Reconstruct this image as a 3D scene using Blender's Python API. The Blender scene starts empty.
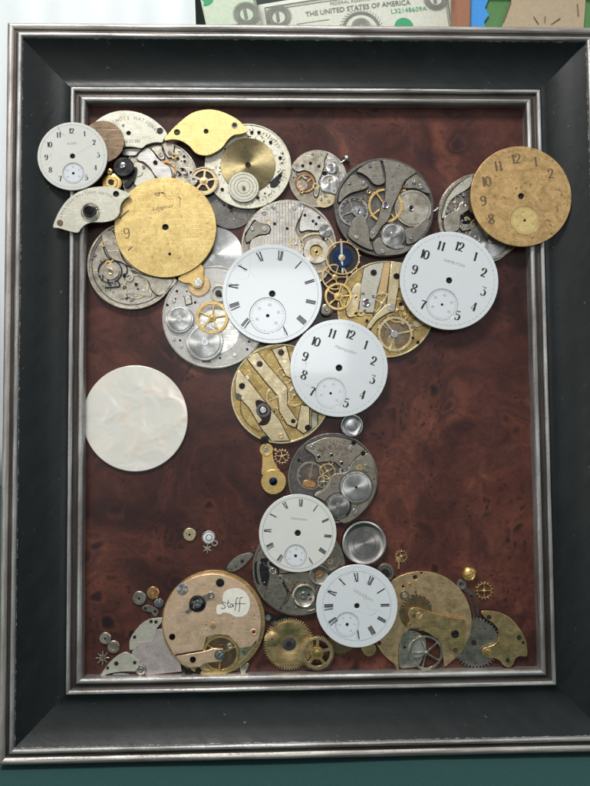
import bpy, bmesh, math, random
from mathutils import Matrix, Vector, Euler, noise as mnoise

random.seed(7)
S = bpy.context.scene
C = S.collection
R_ = math.radians
MM = 0.001

# ------------------------------------------------------------------ camera, world, lights
TILT = 8.0                                   # the frame leans back on its stand
FW, FH = 105.0, 131.8                        # half size (mm) of the rectangle along the inner ridge
BASE_Z = (158.3 * math.cos(R_(TILT)) + 14 * math.sin(R_(TILT))) * MM
F = Matrix.Translation((0, 0, BASE_Z)) @ Matrix.Rotation(R_(90 - TILT), 4, 'X')   # frame space (x right, y up, z to viewer)
CAMP = Vector((-14.9, -18.5, 288.3))         # camera in frame space, mm
CAME = Euler((0.0486, -0.0274, -0.0086), 'XYZ')
FPX = 660.0
CR = CAME.to_matrix()

cam = bpy.data.cameras.new('camera')
camo = bpy.data.objects.new('camera', cam); C.objects.link(camo)
cam.sensor_fit = 'VERTICAL'; cam.sensor_height = 24; cam.sensor_width = 36
cam.lens = FPX / 786 * 24
cam.clip_start = 0.01; cam.clip_end = 20
camo.matrix_world = F @ Matrix.Translation(CAMP * MM) @ CR.to_4x4()
S.camera = camo

w = bpy.data.worlds.new('World'); S.world = w; w.use_nodes = True
wn = w.node_tree; wn.nodes.clear()
wo = wn.nodes.new('ShaderNodeOutputWorld'); wb = wn.nodes.new('ShaderNodeBackground')
wc = wn.nodes.new('ShaderNodeTexCoord'); wr = wn.nodes.new('ShaderNodeValToRGB'); wx = wn.nodes.new('ShaderNodeSeparateXYZ')
wm = wn.nodes.new('ShaderNodeMath'); wm.operation = 'MULTIPLY_ADD'; wm.inputs[1].default_value = .5; wm.inputs[2].default_value = .5
wn.links.new(wc.outputs['Generated'], wx.inputs[0]); wn.links.new(wx.outputs['Z'], wm.inputs[0]); wn.links.new(wm.outputs[0], wr.inputs[0])
wr.color_ramp.elements[0].position = .25; wr.color_ramp.elements[0].color = (.40, .375, .35, 1)
wr.color_ramp.elements[1].position = .9; wr.color_ramp.elements[1].color = (.80, .84, .88, 1)
wn.links.new(wr.outputs[0], wb.inputs[0]); wn.links.new(wb.outputs[0], wo.inputs[0])
wb.inputs[1].default_value = 0.34

def area(name, loc, target, sx, sy, power, col):
    l = bpy.data.lights.new(name, 'AREA'); l.shape = 'RECTANGLE'; l.size = sx; l.size_y = sy
    l.energy = power; l.color = col
    o = bpy.data.objects.new(name, l); C.objects.link(o)
    a = F @ (Vector(loc)); b = F @ (Vector(target))
    o.matrix_world = Matrix.Translation(a) @ (b - a).to_track_quat('-Z', 'Y').to_matrix().to_4x4()
    return o
area('ceiling_light', (-0.22, 0.85, 0.60), (0, 0, 0), .30, .20, 9.6, (1, .98, .95))
area('added_left_fill', (-1.0, -0.35, 1.1), (0, -.05, 0), .9, 1.1, 5.2, (.98, .98, .97))  # added fill from the lower left, brightening the lower metal parts
area('side_window', (1.15, 0.5, .7), (0, 0, 0), .5, .9, 3.0, (.93, .97, 1))
area('window_behind_photographer', (-.03, .50, 3.0), (0, 0, 0), .74, .52, 6.0, (.96, .99, 1))

S.view_settings.view_transform = 'Standard'; S.view_settings.look = 'None'
S.view_settings.exposure = 0.07; S.view_settings.gamma = 1.0

# ------------------------------------------------------------------ photo pixel -> point on the plane at height z (mm) above the frame ridge
def P(x, y, z=0.0):
    d = CR @ Vector(((x - 295) / FPX, -(y - 393) / FPX, -1))
    t = (z - CAMP.z) / d.z
    return (CAMP.x + d.x * t, CAMP.y + d.y * t)
def SC(x, y, z=0.0):
    a = P(x - 2, y, z); b = P(x + 2, y, z); c = P(x, y - 2, z); d = P(x, y + 2, z)
    return (math.hypot(b[0] - a[0], b[1] - a[1]) + math.hypot(d[0] - c[0], d[1] - c[1])) / 8
def WPY(x, y, Y):
    """world point on the vertical plane y=Y (m) seen at a photo pixel"""
    o = camo.matrix_world.translation; d = camo.matrix_world.to_3x3() @ Vector(((x - 295) / FPX, -(y - 393) / FPX, -1))
    t = (Y - o.y) / d.y
    return o + d * t
ZC = dict(A=(30, 90, 4.9167), B=(120, 90, 4.9167), C=(210, 100, 4.9167), D=(320, 140, 4.9167), E=(430, 130, 3.6875), F=(70, 200, 4.9167),
          G=(150, 250, 4.9167), H=(210, 200, 4.9167), I=(310, 230, 4.214), J=(390, 220, 4.9167), K=(220, 330, 4.9167), L=(280, 310, 4.9167),
          M=(250, 410, 4.214), N=(240, 480, 4.9167), O=(300, 510, 4.9167), Q=(80, 520, 4.625), R=(150, 560, 4.214), S=(240, 590, 4.214),
          T=(370, 540, 3.47), U=(70, 350, 4.538), a=(90, 105, 7.375), b=(45, 175, 6.556), c=(110, 175, 5.364), d=(280, 140, 8.43),
          e=(220, 560, 7.375), f=(245, 550, 5.9), g=(370, 560, 6.556), h=(440, 560, 5.9), i=(90, 580, 6.556), j=(170, 520, 6.556),
          k=(320, 230, 8.74), l=(285, 430, 5.9), m=(345, 260, 6.556), n=(160, 570, 5.364), o=(435, 170, 8.28), p=(150, 135, 9.833),
          q=(260, 420, 9.82), r=(230, 195, 5.364))
def Z(k, pts):
    x0, y0, s = ZC[k]
    if isinstance(pts, tuple): return (x0 + pts[0] / s, y0 + pts[1] / s)
    return [(x0 + a / s, y0 + b / s) for a, b in pts]

# ------------------------------------------------------------------ materials
def nt(name):
    m = bpy.data.materials.new(name); m.use_nodes = True
    n = m.node_tree; n.nodes.clear()
    out = n.nodes.new('ShaderNodeOutputMaterial'); b = n.nodes.new('ShaderNodeBsdfPrincipled')
    n.links.new(b.outputs[0], out.inputs[0])
    return m, n, b
def nd(n, t, **kw):
    x = n.nodes.new(t)
    for k, v in kw.items():
        if hasattr(x, k): setattr(x, k, v)
    return x
def coords(n, rnd=True):
    tc = nd(n, 'ShaderNodeTexCoord')
    if not rnd: return tc.outputs['Object']
    oi = nd(n, 'ShaderNodeObjectInfo'); mu = nd(n, 'ShaderNodeMath', operation='MULTIPLY'); mu.inputs[1].default_value = 7.3
    n.links.new(oi.outputs['Random'], mu.inputs[0])
    va = nd(n, 'ShaderNodeVectorMath', operation='ADD')
    n.links.new(tc.outputs['Object'], va.inputs[0]); n.links.new(mu.outputs[0], va.inputs[1])
    return va.outputs[0]
def noise(n, co, scale, detail=4, rough=.6, dist=0.0):
    t = nd(n, 'ShaderNodeTexNoise'); t.inputs['Scale'].default_value = scale; t.inputs['Detail'].default_value = detail
    t.inputs['Roughness'].default_value = rough; t.inputs['Distortion'].default_value = dist
    n.links.new(co, t.inputs['Vector']); return t.outputs[0]
def ramp(n, v, *stops):
    r = nd(n, 'ShaderNodeValToRGB'); e = r.color_ramp.elements
    while len(e) < len(stops): e.new(.5)
    for i, (p, c) in enumerate(stops):
        e[i].position = p; e[i].color = (c, c, c, 1) if isinstance(c, (int, float)) else (*c, 1)
    n.links.new(v, r.inputs[0]); return r.outputs[0]
def mix(n, f, a, b, mode='MIX'):
    x = nd(n, 'ShaderNodeMix', data_type='RGBA', blend_type=mode)
    for s, v in ((x.inputs[0], f), (x.inputs[6], a), (x.inputs[7], b)):
        if isinstance(v, (int, float)): s.default_value = v
        elif isinstance(v, tuple): s.default_value = (*v, 1)
        else: n.links.new(v, s)
    return x.outputs[2]
def bump(n, b, h, dist, strength=1.0):
    x = nd(n, 'ShaderNodeBump'); x.inputs['Distance'].default_value = dist; x.inputs['Strength'].default_value = strength
    n.links.new(h, x.inputs['Height']); n.links.new(x.outputs[0], b.inputs['Normal']); return x

def metal(name, col, rough=.35, tarn=None, tamt=.5, metallic=1.0, grain=.5, stripes=None, radial=False, speck=None, spk=(.60, .66)):
    m, n, b = nt(name); co = coords(n)
    c2 = tarn or tuple(x * .55 for x in col)
    big = noise(n, co, 170, 7, .75, .8)
    f = ramp(n, big, (.42, 0.0), (.62, tamt))
    c = mix(n, f, col, c2)
    fine = noise(n, co, 1500, 3, .7)
    c = mix(n, ramp(n, fine, (.35, .55), (.62, 1.0)), mix(n, 1.0, c, (.55, .55, .55), 'MULTIPLY'), c)
    if speck:
        sp = noise(n, co, 620, 3, .65, .3)
        c = mix(n, ramp(n, sp, (spk[0], 0.0), (spk[1], .85)), c, speck)
    n.links.new(c, b.inputs['Base Color']); b.inputs['Metallic'].default_value = metallic
    rr = ramp(n, noise(n, co, 300, 4, .6), (.3, max(.05, rough - .09)), (.7, rough + .12))
    n.links.new(rr, b.inputs['Roughness'])
    if not radial:
        ms_ = nd(n, 'ShaderNodeMapping'); ms_.inputs['Rotation'].default_value[2] = R_(35 + 13 * (len(name) % 7)); ms_.inputs['Scale'].default_value = (60, 2600, 60); n.links.new(co, ms_.inputs[0])
        sc_ = noise(n, ms_.outputs[0], 1.0, 2, .5)
        fine = mix(n, .5, fine, ramp(n, sc_, (.60, 0.0), (.70, 1.0)))
    h = fine
    if stripes:
        wv = nd(n, 'ShaderNodeTexWave', wave_type='BANDS', bands_direction='X'); wv.inputs['Scale'].default_value = 314.0 / stripes[0] * 1.0
        wv.inputs['Distortion'].default_value = 0.0
        mp = nd(n, 'ShaderNodeMapping'); mp.inputs['Rotation'].default_value[2] = R_(stripes[1])
        tc = nd(n, 'ShaderNodeTexCoord'); n.links.new(tc.outputs['Object'], mp.inputs[0]); n.links.new(mp.outputs[0], wv.inputs[0])
        h = mix(n, .62, fine, wv.outputs[0])
        bump(n, b, h, .00010, .5 + .5 * grain)
    else:
        bump(n, b, h, .00006, grain)
    if radial:
        tg = nd(n, 'ShaderNodeTangent', direction_type='RADIAL', axis='Z'); n.links.new(tg.outputs[0], b.inputs['Tangent'])
        b.inputs['Anisotropic'].default_value = .85
    return m

M = {}
M['silver'] = metal('aged_nickel_silver', (.68, .63, .53), .32, (.40, .34, .24), .8, speck=(.22, .19, .14), spk=(.64, .70))
M['silver_bright'] = metal('bright_nickel', (.74, .72, .67), .27, (.56, .52, .43), .5)
M['silver_stripe'] = metal('damaskeened_nickel', (.70, .66, .60), .32, (.50, .44, .35), .6, stripes=(1.35, 0))
M['silver_matte'] = metal('frosted_silver_plate', (.62, .61, .52), .52, (.52, .50, .40), .7, metallic=.75, grain=.7)
M['silver_pale'] = metal('pale_frosted_plate', (.66, .64, .60), .42, (.50, .47, .42), .6, metallic=.85)
M['silver_print'] = metal('stamped_silver_ring', (.74, .72, .60), .45, (.56, .52, .38), .6, metallic=.7, speck=(.16, .14, .10), spk=(.60, .66))
M['grey'] = metal('oxidised_nickel', (.36, .34, .29), .40, (.24, .21, .16), .7, speck=(.14, .12, .09), spk=(.62, .68))
M['grey_warm'] = metal('worn_warm_nickel', (.43, .38, .31), .38, (.27, .22, .16), .7, speck=(.15, .12, .08), spk=(.60, .66))
M['grey_dark'] = metal('dark_oxidised_plate', (.20, .19, .18), .42, (.11, .10, .09), .8, speck=(.30, .28, .24), spk=(.60, .68))  # oxidised plates; also base plates darkened as shade between bridges
M['grey_plate'] = metal('bead_blasted_grey_plate', (.31, .29, .25), .46, (.20, .18, .145), .8, grain=1.0, speck=(.10, .09, .07), spk=(.64, .70))
M['sun'] = metal('sunray_steel', (.58, .58, .56), .34, (.48, .48, .45), .3, radial=True, grain=.05)
M['sun_dim'] = metal('sunray_dull_steel', (.36, .355, .34), .38, (.28, .27, .25), .5, radial=True, grain=.08)
M['steel'] = metal('polished_steel', (.55, .55, .55), .22, (.35, .34, .33), .5, grain=.2)
M['steel_dark'] = metal('blackened_steel', (.06, .058, .06), .35, (.03, .03, .03), .5)
M['blued'] = metal('blued_screw_steel', (.030, .026, .030), .28, (.06, .035, .028), .6, grain=.1)
M['blue'] = metal('blued_hairspring_steel', (.022, .040, .095), .26, (.015, .018, .035), .5, grain=.1)
M['gold'] = metal('gilt_brass', (.86, .60, .24), .36, (.62, .44, .16), .6)
M['gold_matte'] = metal('frosted_gilt_plate', (.80, .63, .28), .48, (.66, .50, .20), .6, metallic=.8, grain=.8)
M['gold_dial'] = metal('worn_gilt_dial', (.84, .64, .27), .46, (.64, .46, .18), .9, metallic=.75, speck=(.36, .26, .11), spk=(.61, .70))
M['gold_old'] = metal('tarnished_gilt_dial', (.72, .475, .21), .47, (.44, .28, .12), .9, metallic=.7, speck=(.16, .12, .06), spk=(.61, .69))
M['gilt'] = metal('pale_gilt_plate', (.76, .65, .42), .36, (.62, .49, .28), .8, speck=(.30, .22, .12), spk=(.66, .72))
M['gilt_deep'] = metal('deep_gilt_base', (.64, .47, .19), .38, (.36, .25, .10), .9, speck=(.13, .09, .04), spk=(.63, .70))
M['rose'] = metal('rose_gilt_plate', (.93, .66, .46), .42, (.88, .64, .40), .8, metallic=.8)
M['brass'] = metal('brass', (.76, .55, .27), .36, (.54, .37, .17), .7)
M['brass_dull'] = metal('dull_brass', (.80, .58, .32), .42, (.60, .42, .22), .8, grain=.7)
M['brass_dark'] = metal('dark_brass', (.32, .23, .12), .40, (.20, .14, .08), .7)
M['brown'] = metal('brown_tarnished_brass', (.24, .17, .11), .42, (.15, .11, .08), .8, speck=(.12, .09, .07))
M['lid'] = metal('dull_steel_lid', (.40, .385, .37), .5, (.30, .28, .26), .5, radial=True, grain=.1)
M['olive'] = metal('olive_tarnished_brass', (.33, .27, .14), .38, (.22, .18, .10), .8, radial=True)
M['copper'] = metal('copper_gilt', (.75, .42, .20), .3, (.5, .26, .12), .5)
M['gap_shade'] = metal('old_oil_residue', (.035, .027, .02), .5, (.07, .05, .03), .8, metallic=.3)  # near-black colour painted as shade in the gaps round bridges
M['hole'] = metal('black_hole', (.010, .009, .008), .8, metallic=0.0, grain=.1)  # flat black standing for the shade inside holes
def simple(name, col, rough=.5, **kw):
    m, n, b = nt(name); b.inputs['Roughness'].default_value = rough
    co = coords(n); c = mix(n, ramp(n, noise(n, co, 400, 4), (.35, 0.0), (.7, .6)), col, tuple(x * .8 for x in col))
    n.links.new(c, b.inputs['Base Color'])
    for k, v in kw.items(): b.inputs[k.replace('_', ' ')].default_value = v
    return m
M['pink_plate'] = metal('pinkish_pale_plate', (.70, .60, .57), .45, (.55, .48, .45), .7, metallic=.8)
M['ruby'] = simple('ruby_jewel', (.16, .02, .06), .1)
M['amethyst'] = simple('mauve_jewel', (.22, .13, .20), .12)
M['ink'] = simple('black_printing', (.018, .018, .022), .35)
M['ink_brown'] = simple('brown_printing', (.15, .10, .045), .5)
M['ink_grey'] = simple('grey_printing', (.22, .23, .24), .5)
M['ink_pale'] = simple('faint_grey_printing', (.42, .43, .43), .5)
M['ink_blue'] = simple('blue_printing', (.30, .38, .50), .5)
M['engrave_dark'] = simple('blackened_engraving', (.05, .045, .035), .7)
M['engrave'] = simple('engraving', (.24, .21, .17), .6)
M['engrave_gold'] = simple('engraving_on_gold', (.36, .26, .10), .6)

def enamel(name, col, dirt=.12):
    m, n, b = nt(name); co = coords(n)
    c = mix(n, ramp(n, noise(n, co, 90, 5, .7), (.45, 0.0), (.8, dirt)), col, (.55, .54, .48))
    c = mix(n, ramp(n, noise(n, co, 700, 4, .75), (.66, 0.0), (.76, .35)), c, (.50, .50, .47))
    wz = nd(n, 'ShaderNodeTexNoise'); wz.inputs['Scale'].default_value = 90; n.links.new(co, wz.inputs['Vector'])
    w2 = nd(n, 'ShaderNodeVectorMath', operation='SCALE'); w2.inputs['Scale'].default_value = .012; n.links.new(wz.outputs[1], w2.inputs[0])
    w3 = nd(n, 'ShaderNodeVectorMath', operation='ADD'); n.links.new(co, w3.inputs[0]); n.links.new(w2.outputs[0], w3.inputs[1])
    vc = nd(n, 'ShaderNodeTexVoronoi', feature='DISTANCE_TO_EDGE'); vc.inputs['Scale'].default_value = 48; n.links.new(w3.outputs[0], vc.inputs['Vector'])
    ck = mix(n, 1.0, ramp(n, vc.outputs['Distance'], (.0, 1.0), (.006, .0)), ramp(n, noise(n, co, 35, 2), (.52, 0.0), (.58, .5)), 'MULTIPLY')
    c = mix(n, ck, c, (.30, .30, .28))
    n.links.new(c, b.inputs['Base Color']); b.inputs['Roughness'].default_value = .22
    b.inputs['Coat Weight'].default_value = .8; b.inputs['Coat Roughness'].default_value = .06
    bump(n, b, noise(n, co, 45, 3), .0004, .22)
    return m
M['enamel'] = enamel('white_enamel', (.68, .715, .73))
M['enamel_warm'] = enamel('aged_white_enamel', (.69, .70, .65), .25)
M['enamel_sub'] = enamel('sunk_white_enamel', (.70, .735, .76))
M['paper'] = simple('label_paper', (.80, .78, .68), .9)

# mother of pearl
m, n, b = nt('mother_of_pearl'); co = coords(n, False)
nz = noise(n, co, 45, 4, .6, 1.5)
c = ramp(n, nz, (.3, (.80, .74, .60)), (.42, (.84, .80, .71)), (.52, (.80, .82, .74)), (.62, (.84, .79, .76)), (.75, (.77, .80, .81)))
n.links.new(c, b.inputs['Base Color']); b.inputs['Roughness'].default_value = .25; b.inputs['Metallic'].default_value = .15
b.inputs['Coat Weight'].default_value = 1; b.inputs['Coat Roughness'].default_value = .06
b.inputs['Specular IOR Level'].default_value = .8
try: b.inputs['Thin Film Thickness'].default_value = 420; b.inputs['Thin Film IOR'].default_value = 1.45
except Exception: pass
bump(n, b, noise(n, co, 80, 2, .45, .5), .0016, .45)
M['pearl'] = m

# burl veneer
m, n, b = nt('burl_veneer'); co = coords(n, False)
warp = nd(n, 'ShaderNodeTexNoise'); warp.inputs['Scale'].default_value = 22; warp.inputs['Detail'].default_value = 3; n.links.new(co, warp.inputs['Vector'])
vs = nd(n, 'ShaderNodeVectorMath', operation='SCALE'); vs.inputs['Scale'].default_value = .05; n.links.new(warp.outputs[1], vs.inputs[0])
va = nd(n, 'ShaderNodeVectorMath', operation='ADD'); n.links.new(co, va.inputs[0]); n.links.new(vs.outputs[0], va.inputs[1]); wcx = va.outputs[0]
cloud = noise(n, wcx, 24, 5, .6, .9)
c = ramp(n, cloud, (.34, (.030, .011, .010)), (.45, (.066, .0215, .017)), (.56, (.108, .034, .024)), (.68, (.170, .057, .037)))
c = mix(n, ramp(n, noise(n, wcx, 95, 4, .6, .8), (.38, .0), (.62, .38)), c, (.028, .011, .010))
c = mix(n, ramp(n, noise(n, wcx, 48, 3, .5, 2.2), (.46, 0.0), (.56, .5), (.66, .1)), c, (.040, .016, .013))
v3 = nd(n, 'ShaderNodeTexVoronoi', feature='F1'); v3.inputs['Scale'].default_value = 42; n.links.new(wcx, v3.inputs['Vector'])
m3 = ramp(n, noise(n, co, 22, 2), (.40, 0.0), (.54, 1.0))
c = mix(n, mix(n, 1.0, ramp(n, v3.outputs['Distance'], (.0, .85), (.10, .75), (.17, .15), (.22, .6), (.34, 0.0)), m3, 'MULTIPLY'), c, (.020, .009, .010))
vo = nd(n, 'ShaderNodeTexVoronoi', feature='F1'); vo.inputs['Scale'].default_value = 85; n.links.new(wcx, vo.inputs['Vector'])
msk = ramp(n, noise(n, co, 30, 3), (.50, 0.0), (.60, 1.0))
eye = ramp(n, vo.outputs['Distance'], (.0, 1.0), (.16, .75), (.26, 0.0))
c = mix(n, mix(n, 1.0, eye, msk, 'MULTIPLY'), c, (.010, .006, .007))
ring = ramp(n, vo.outputs['Distance'], (.22, 0.0), (.32, .5), (.45, 0.0))
c = mix(n, mix(n, 1.0, ring, msk, 'MULTIPLY'), c, (.12, .040, .022))
v2 = nd(n, 'ShaderNodeTexVoronoi', feature='F1'); v2.inputs['Scale'].default_value = 300; n.links.new(wcx, v2.inputs['Vector'])
m2 = ramp(n, noise(n, wcx, 40, 2), (.50, 0.0), (.58, 1.0))
c = mix(n, mix(n, 1.0, ramp(n, v2.outputs['Distance'], (.12, .8), (.38, 0.0)), m2, 'MULTIPLY'), c, (.014, .007, .008))
pores = noise(n, co, 900, 2, .6)
c = mix(n, ramp(n, pores, (.60, 0.0), (.68, .5)), c, (.012, .006, .006))
n.links.new(c, b.inputs['Base Color'])
n.links.new(ramp(n, noise(n, co, 50, 5), (.3, .28), (.7, .42)), b.inputs['Roughness'])
b.inputs['Coat Weight'].default_value = .2; b.inputs['Coat Roughness'].default_value = .2; b.inputs['Specular IOR Level'].default_value = .3
bump(n, b, mix(n, .5, pores, cloud), .0003, .25)
M['burl'] = m

# rubbed silver leaf of the mouldings, black scoop
def leaf(name, base, dark, amt, sc=(18, 340)):
    m, n, b = nt(name); uv = nd(n, 'ShaderNodeUVMap').outputs[0]
    mp = nd(n, 'ShaderNodeMapping'); mp.inputs['Scale'].default_value = (sc[0], sc[1], 1); n.links.new(uv, mp.inputs[0])
    a = noise(n, mp.outputs[0], 1.0, 6, .7, .5)
    f = ramp(n, a, (.40 + (.5 - amt) * .3, 0.0), (.72 + (.5 - amt) * .3, 1.0))
    c = mix(n, f, base, dark)
    lo = noise(n, uv, 38, 3, .6); c = mix(n, ramp(n, lo, (.45, 0.0), (.68, .55)), c, dark)
    f2 = noise(n, uv, 900, 4, .7)
    c = mix(n, ramp(n, f2, (.55, 0.0), (.72, .5)), c, tuple(x * .5 for x in dark))
    n.links.new(c, b.inputs['Base Color']); b.inputs['Metallic'].default_value = .85
    n.links.new(ramp(n, f2, (.3, .40), (.7, .64)), b.inputs['Roughness'])
    bump(n, b, mix(n, .5, a, f2), .0003, .5)
    return m
M['leaf'] = leaf('rubbed_silver_leaf', (.58, .575, .56), (.15, .13, .115), .5)
M['leaf_groove'] = leaf('bronzed_groove', (.10, .085, .075), (.03, .026, .023), .55)
M['leaf_mid'] = leaf('dull_silver_leaf', (.60, .57, .53), (.24, .20, .18), .5)
m, n, b = nt('black_painted_scoop'); uv = nd(n, 'ShaderNodeUVMap').outputs[0]
mp = nd(n, 'ShaderNodeMapping'); mp.inputs['Scale'].default_value = (120, 600, 1); n.links.new(uv, mp.inputs[0])
c = mix(n, ramp(n, noise(n, uv, 70, 5, .7), (.4, 0.0), (.75, 1.0)), (.0085, .0112, .0112), (.0145, .018, .018))
# silver rubbed over the two edges of the scoop: v runs 0..1 across it
sx = nd(n, 'ShaderNodeSeparateXYZ'); n.links.new(uv, sx.inputs[0])
wob = nd(n, 'ShaderNodeMath', operation='MULTIPLY_ADD'); n.links.new(noise(n, mp.outputs[0], 3, 5, .75), wob.inputs[0]); wob.inputs[1].default_value = .0022
n.links.new(sx.outputs['Y'], wob.inputs[2])
edge = ramp(n, wob.outputs[0], (.0, 0.0), (1.0, 1.0))
gt = nd(n, 'ShaderNodeMath', operation='GREATER_THAN'); gt.inputs[1].default_value = .0222; n.links.new(wob.outputs[0], gt.inputs[0])
c = mix(n, gt.outputs[0], c, (.38, .38, .38))
spk = ramp(n, noise(n, uv, 330, 3, .7), (.70, 0.0), (.72, .45)); c = mix(n, spk, c, (.30, .30, .30))
n.links.new(c, b.inputs['Base Color']); n.links.new(ramp(n, noise(n, uv, 160, 4), (.3, .36), (.7, .5)), b.inputs['Roughness'])
bump(n, b, noise(n, uv, 500, 4, .7), .0002, .25)
b.inputs['Specular IOR Level'].default_value = .30
M['black'] = m

# ------------------------------------------------------------------ object helpers
def obj(name, me, mat, parent=None, loc=None):
    o = bpy.data.objects.new(name, me); C.objects.link(o)
    if mat is not None and not me.materials: me.materials.append(M[mat] if isinstance(mat, str) else mat)
    if parent: o.parent = parent
    if loc: o.location = loc
    return o
def circ(cx, cy, r, n=48, ccw=True):
    return [(cx + r * math.cos(2 * math.pi * i / n), cy + r * math.sin(2 * math.pi * i / n)) for i in range(n)]
def smooth(pts, closed=True, k=5):
    out = []; N = len(pts)
    rng = range(N) if closed else range(N - 1)
    for i in rng:
        p0 = pts[(i - 1) % N] if closed or i else pts[0]; p1 = pts[i]; p2 = pts[(i + 1) % N]
        p3 = pts[(i + 2) % N] if closed or i + 2 < N else pts[-1]
        for j in range(k):
            t = j / k; t2 = t * t; t3 = t2 * t
            out.append(tuple(.5 * (2 * p1[a] + (p2[a] - p0[a]) * t + (2 * p0[a] - 5 * p1[a] + 4 * p2[a] - p3[a]) * t2 + (3 * p1[a] - p0[a] - 3 * p2[a] + p3[a]) * t3) for a in (0, 1)))
    if not closed: out.append(pts[-1])
    return out
def plate(loops, z0, z1, bev=.08, grow=0.0):
    """filled 2-D loops (mm, even-odd) extruded from z0 to z1, edges bevelled -> mesh in metres"""
    cu = bpy.data.curves.new('c', 'CURVE'); cu.dimensions = '2D'; cu.fill_mode = 'BOTH'
    for L in loops:
        s = cu.splines.new('POLY'); s.points.add(len(L) - 1)
        for i, (x, y) in enumerate(L): s.points[i].co = (x, y, 0, 1)
        s.use_cyclic_u = True
    t = (z1 - z0) / 2; bev = min(bev, t * .6)
    cu.extrude = t - bev; cu.bevel_depth = bev; cu.bevel_resolution = 1; cu.offset = grow - bev
    o = bpy.data.objects.new('c', cu); me = bpy.data.meshes.new_from_object(o)
    bpy.data.objects.remove(o); bpy.data.curves.remove(cu)
    me.transform(Matrix.Scale(MM, 4) @ Matrix.Translation((0, 0, (z0 + z1) / 2)))
    me.materials.clear()
    return me
def lathe(prof, n=48, wob=0):
    bm = bmesh.new(); rings = []
    for r, z in prof:
        if r < 1e-6: rings.append([bm.verts.new((0, 0, z * MM))])
        else: rings.append([bm.verts.new((r * math.cos(2 * math.pi * i / n) * MM, r * math.sin(2 * math.pi * i / n) * MM, z * MM)) for i in range(n)])
    for a, b in zip(rings, rings[1:]):
        for i in range(n):
            j = (i + 1) % n
            if len(a) == 1 and len(b) == 1: continue
            if len(a) == 1: bm.faces.new((a[0], b[j], b[i]))
            elif len(b) == 1: bm.faces.new((a[i], a[j], b[0]))
            else: bm.faces.new((a[i], a[j], b[j], b[i]))
    bmesh.ops.recalc_face_normals(bm, faces=bm.faces)
    me = bpy.data.meshes.new('m'); bm.to_mesh(me); bm.free()
    me.shade_smooth()
    try: me.set_sharp_from_angle(angle=R_(38))
    except Exception: pass
    return me
def join(meshes, mats=None):
    bm = bmesh.new(); k = 0
    for i, me in enumerate(meshes):
        st = len(bm.faces); bm.from_mesh(me); bm.faces.ensure_lookup_table()
        for f in bm.faces[st:]: f.material_index = i if mats else 0
        bpy.data.meshes.remove(me)
    me = bpy.data.meshes.new('m'); bm.to_mesh(me); bm.free()
    if mats:
        for x in mats: me.materials.append(M[x])
    return me
def gear(r, n, depth, cx=0, cy=0, duty=.5):
    L = []
    for i in range(n):
        a = 2 * math.pi * i / n; s = 2 * math.pi / n
        for f, rr in ((0, r - depth), (.5 - duty * .5, r - depth), (.5 - duty * .28, r), (.5 + duty * .28, r), (.5 + duty * .5, r - depth)):
            L.append((cx + rr * math.cos(a + f * s), cy + rr * math.sin(a + f * s)))
    return L
def sectors(r_in, r_out, n, w, rot=0):
    out = []
    for i in range(n):
        a0 = rot + 2 * math.pi * i / n; a1 = rot + 2 * math.pi * (i + 1) / n; L = []
        do, di = math.asin(min(.9, w / 2 / r_out)), math.asin(min(.9, w / 2 / r_in))
        for j in range(9): a = a0 + do + (a1 - a0 - 2 * do) * j / 8; L.append((r_out * math.cos(a), r_out * math.sin(a)))
        if a1 - a0 > 2 * di:
            for j in range(5): a = a1 - di - (a1 - a0 - 2 * di) * j / 4; L.append((r_in * math.cos(a), r_in * math.sin(a)))
        out.append(L)
    return out

# shared small hardware (unit 1 mm radius)
def screw_mesh():
    a = lathe([(0, -.3), (1, -.3), (1, .05), (.97, .12), (0, .12)], 24)
    halves = []
    for s in (1, -1):
        L = [(math.cos(t) * .97, s * max(.17, math.sin(t) * .97)) for t in [math.asin(.175) + (math.pi - 2 * math.asin(.175)) * i / 14 for i in range(15)]]
        halves.append(plate([L], .1, .34, .08))
    return join([a] + halves)
SCREW = {}
def get_screw(mat):
    if mat not in SCREW:
        me = screw_mesh(); me.materials.append(M[mat]); SCREW[mat] = me
    return SCREW[mat]
JEWEL = {}
def get_jewel(ring, stone):
    if (ring, stone) not in JEWEL:
        a = lathe([(.55, .0), (.6, .22), (.8, .3), (.95, .22), (1, -.2)], 28)
        b = lathe([(0, .16), (.3, .13), (.6, .0)], 20)
        c = lathe([(0, .26), (.12, .24), (.14, .1)], 12)
        JEWEL[(ring, stone)] = join([a, b, c], [ring, stone, 'hole'])
    return JEWEL[(ring, stone)]

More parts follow.
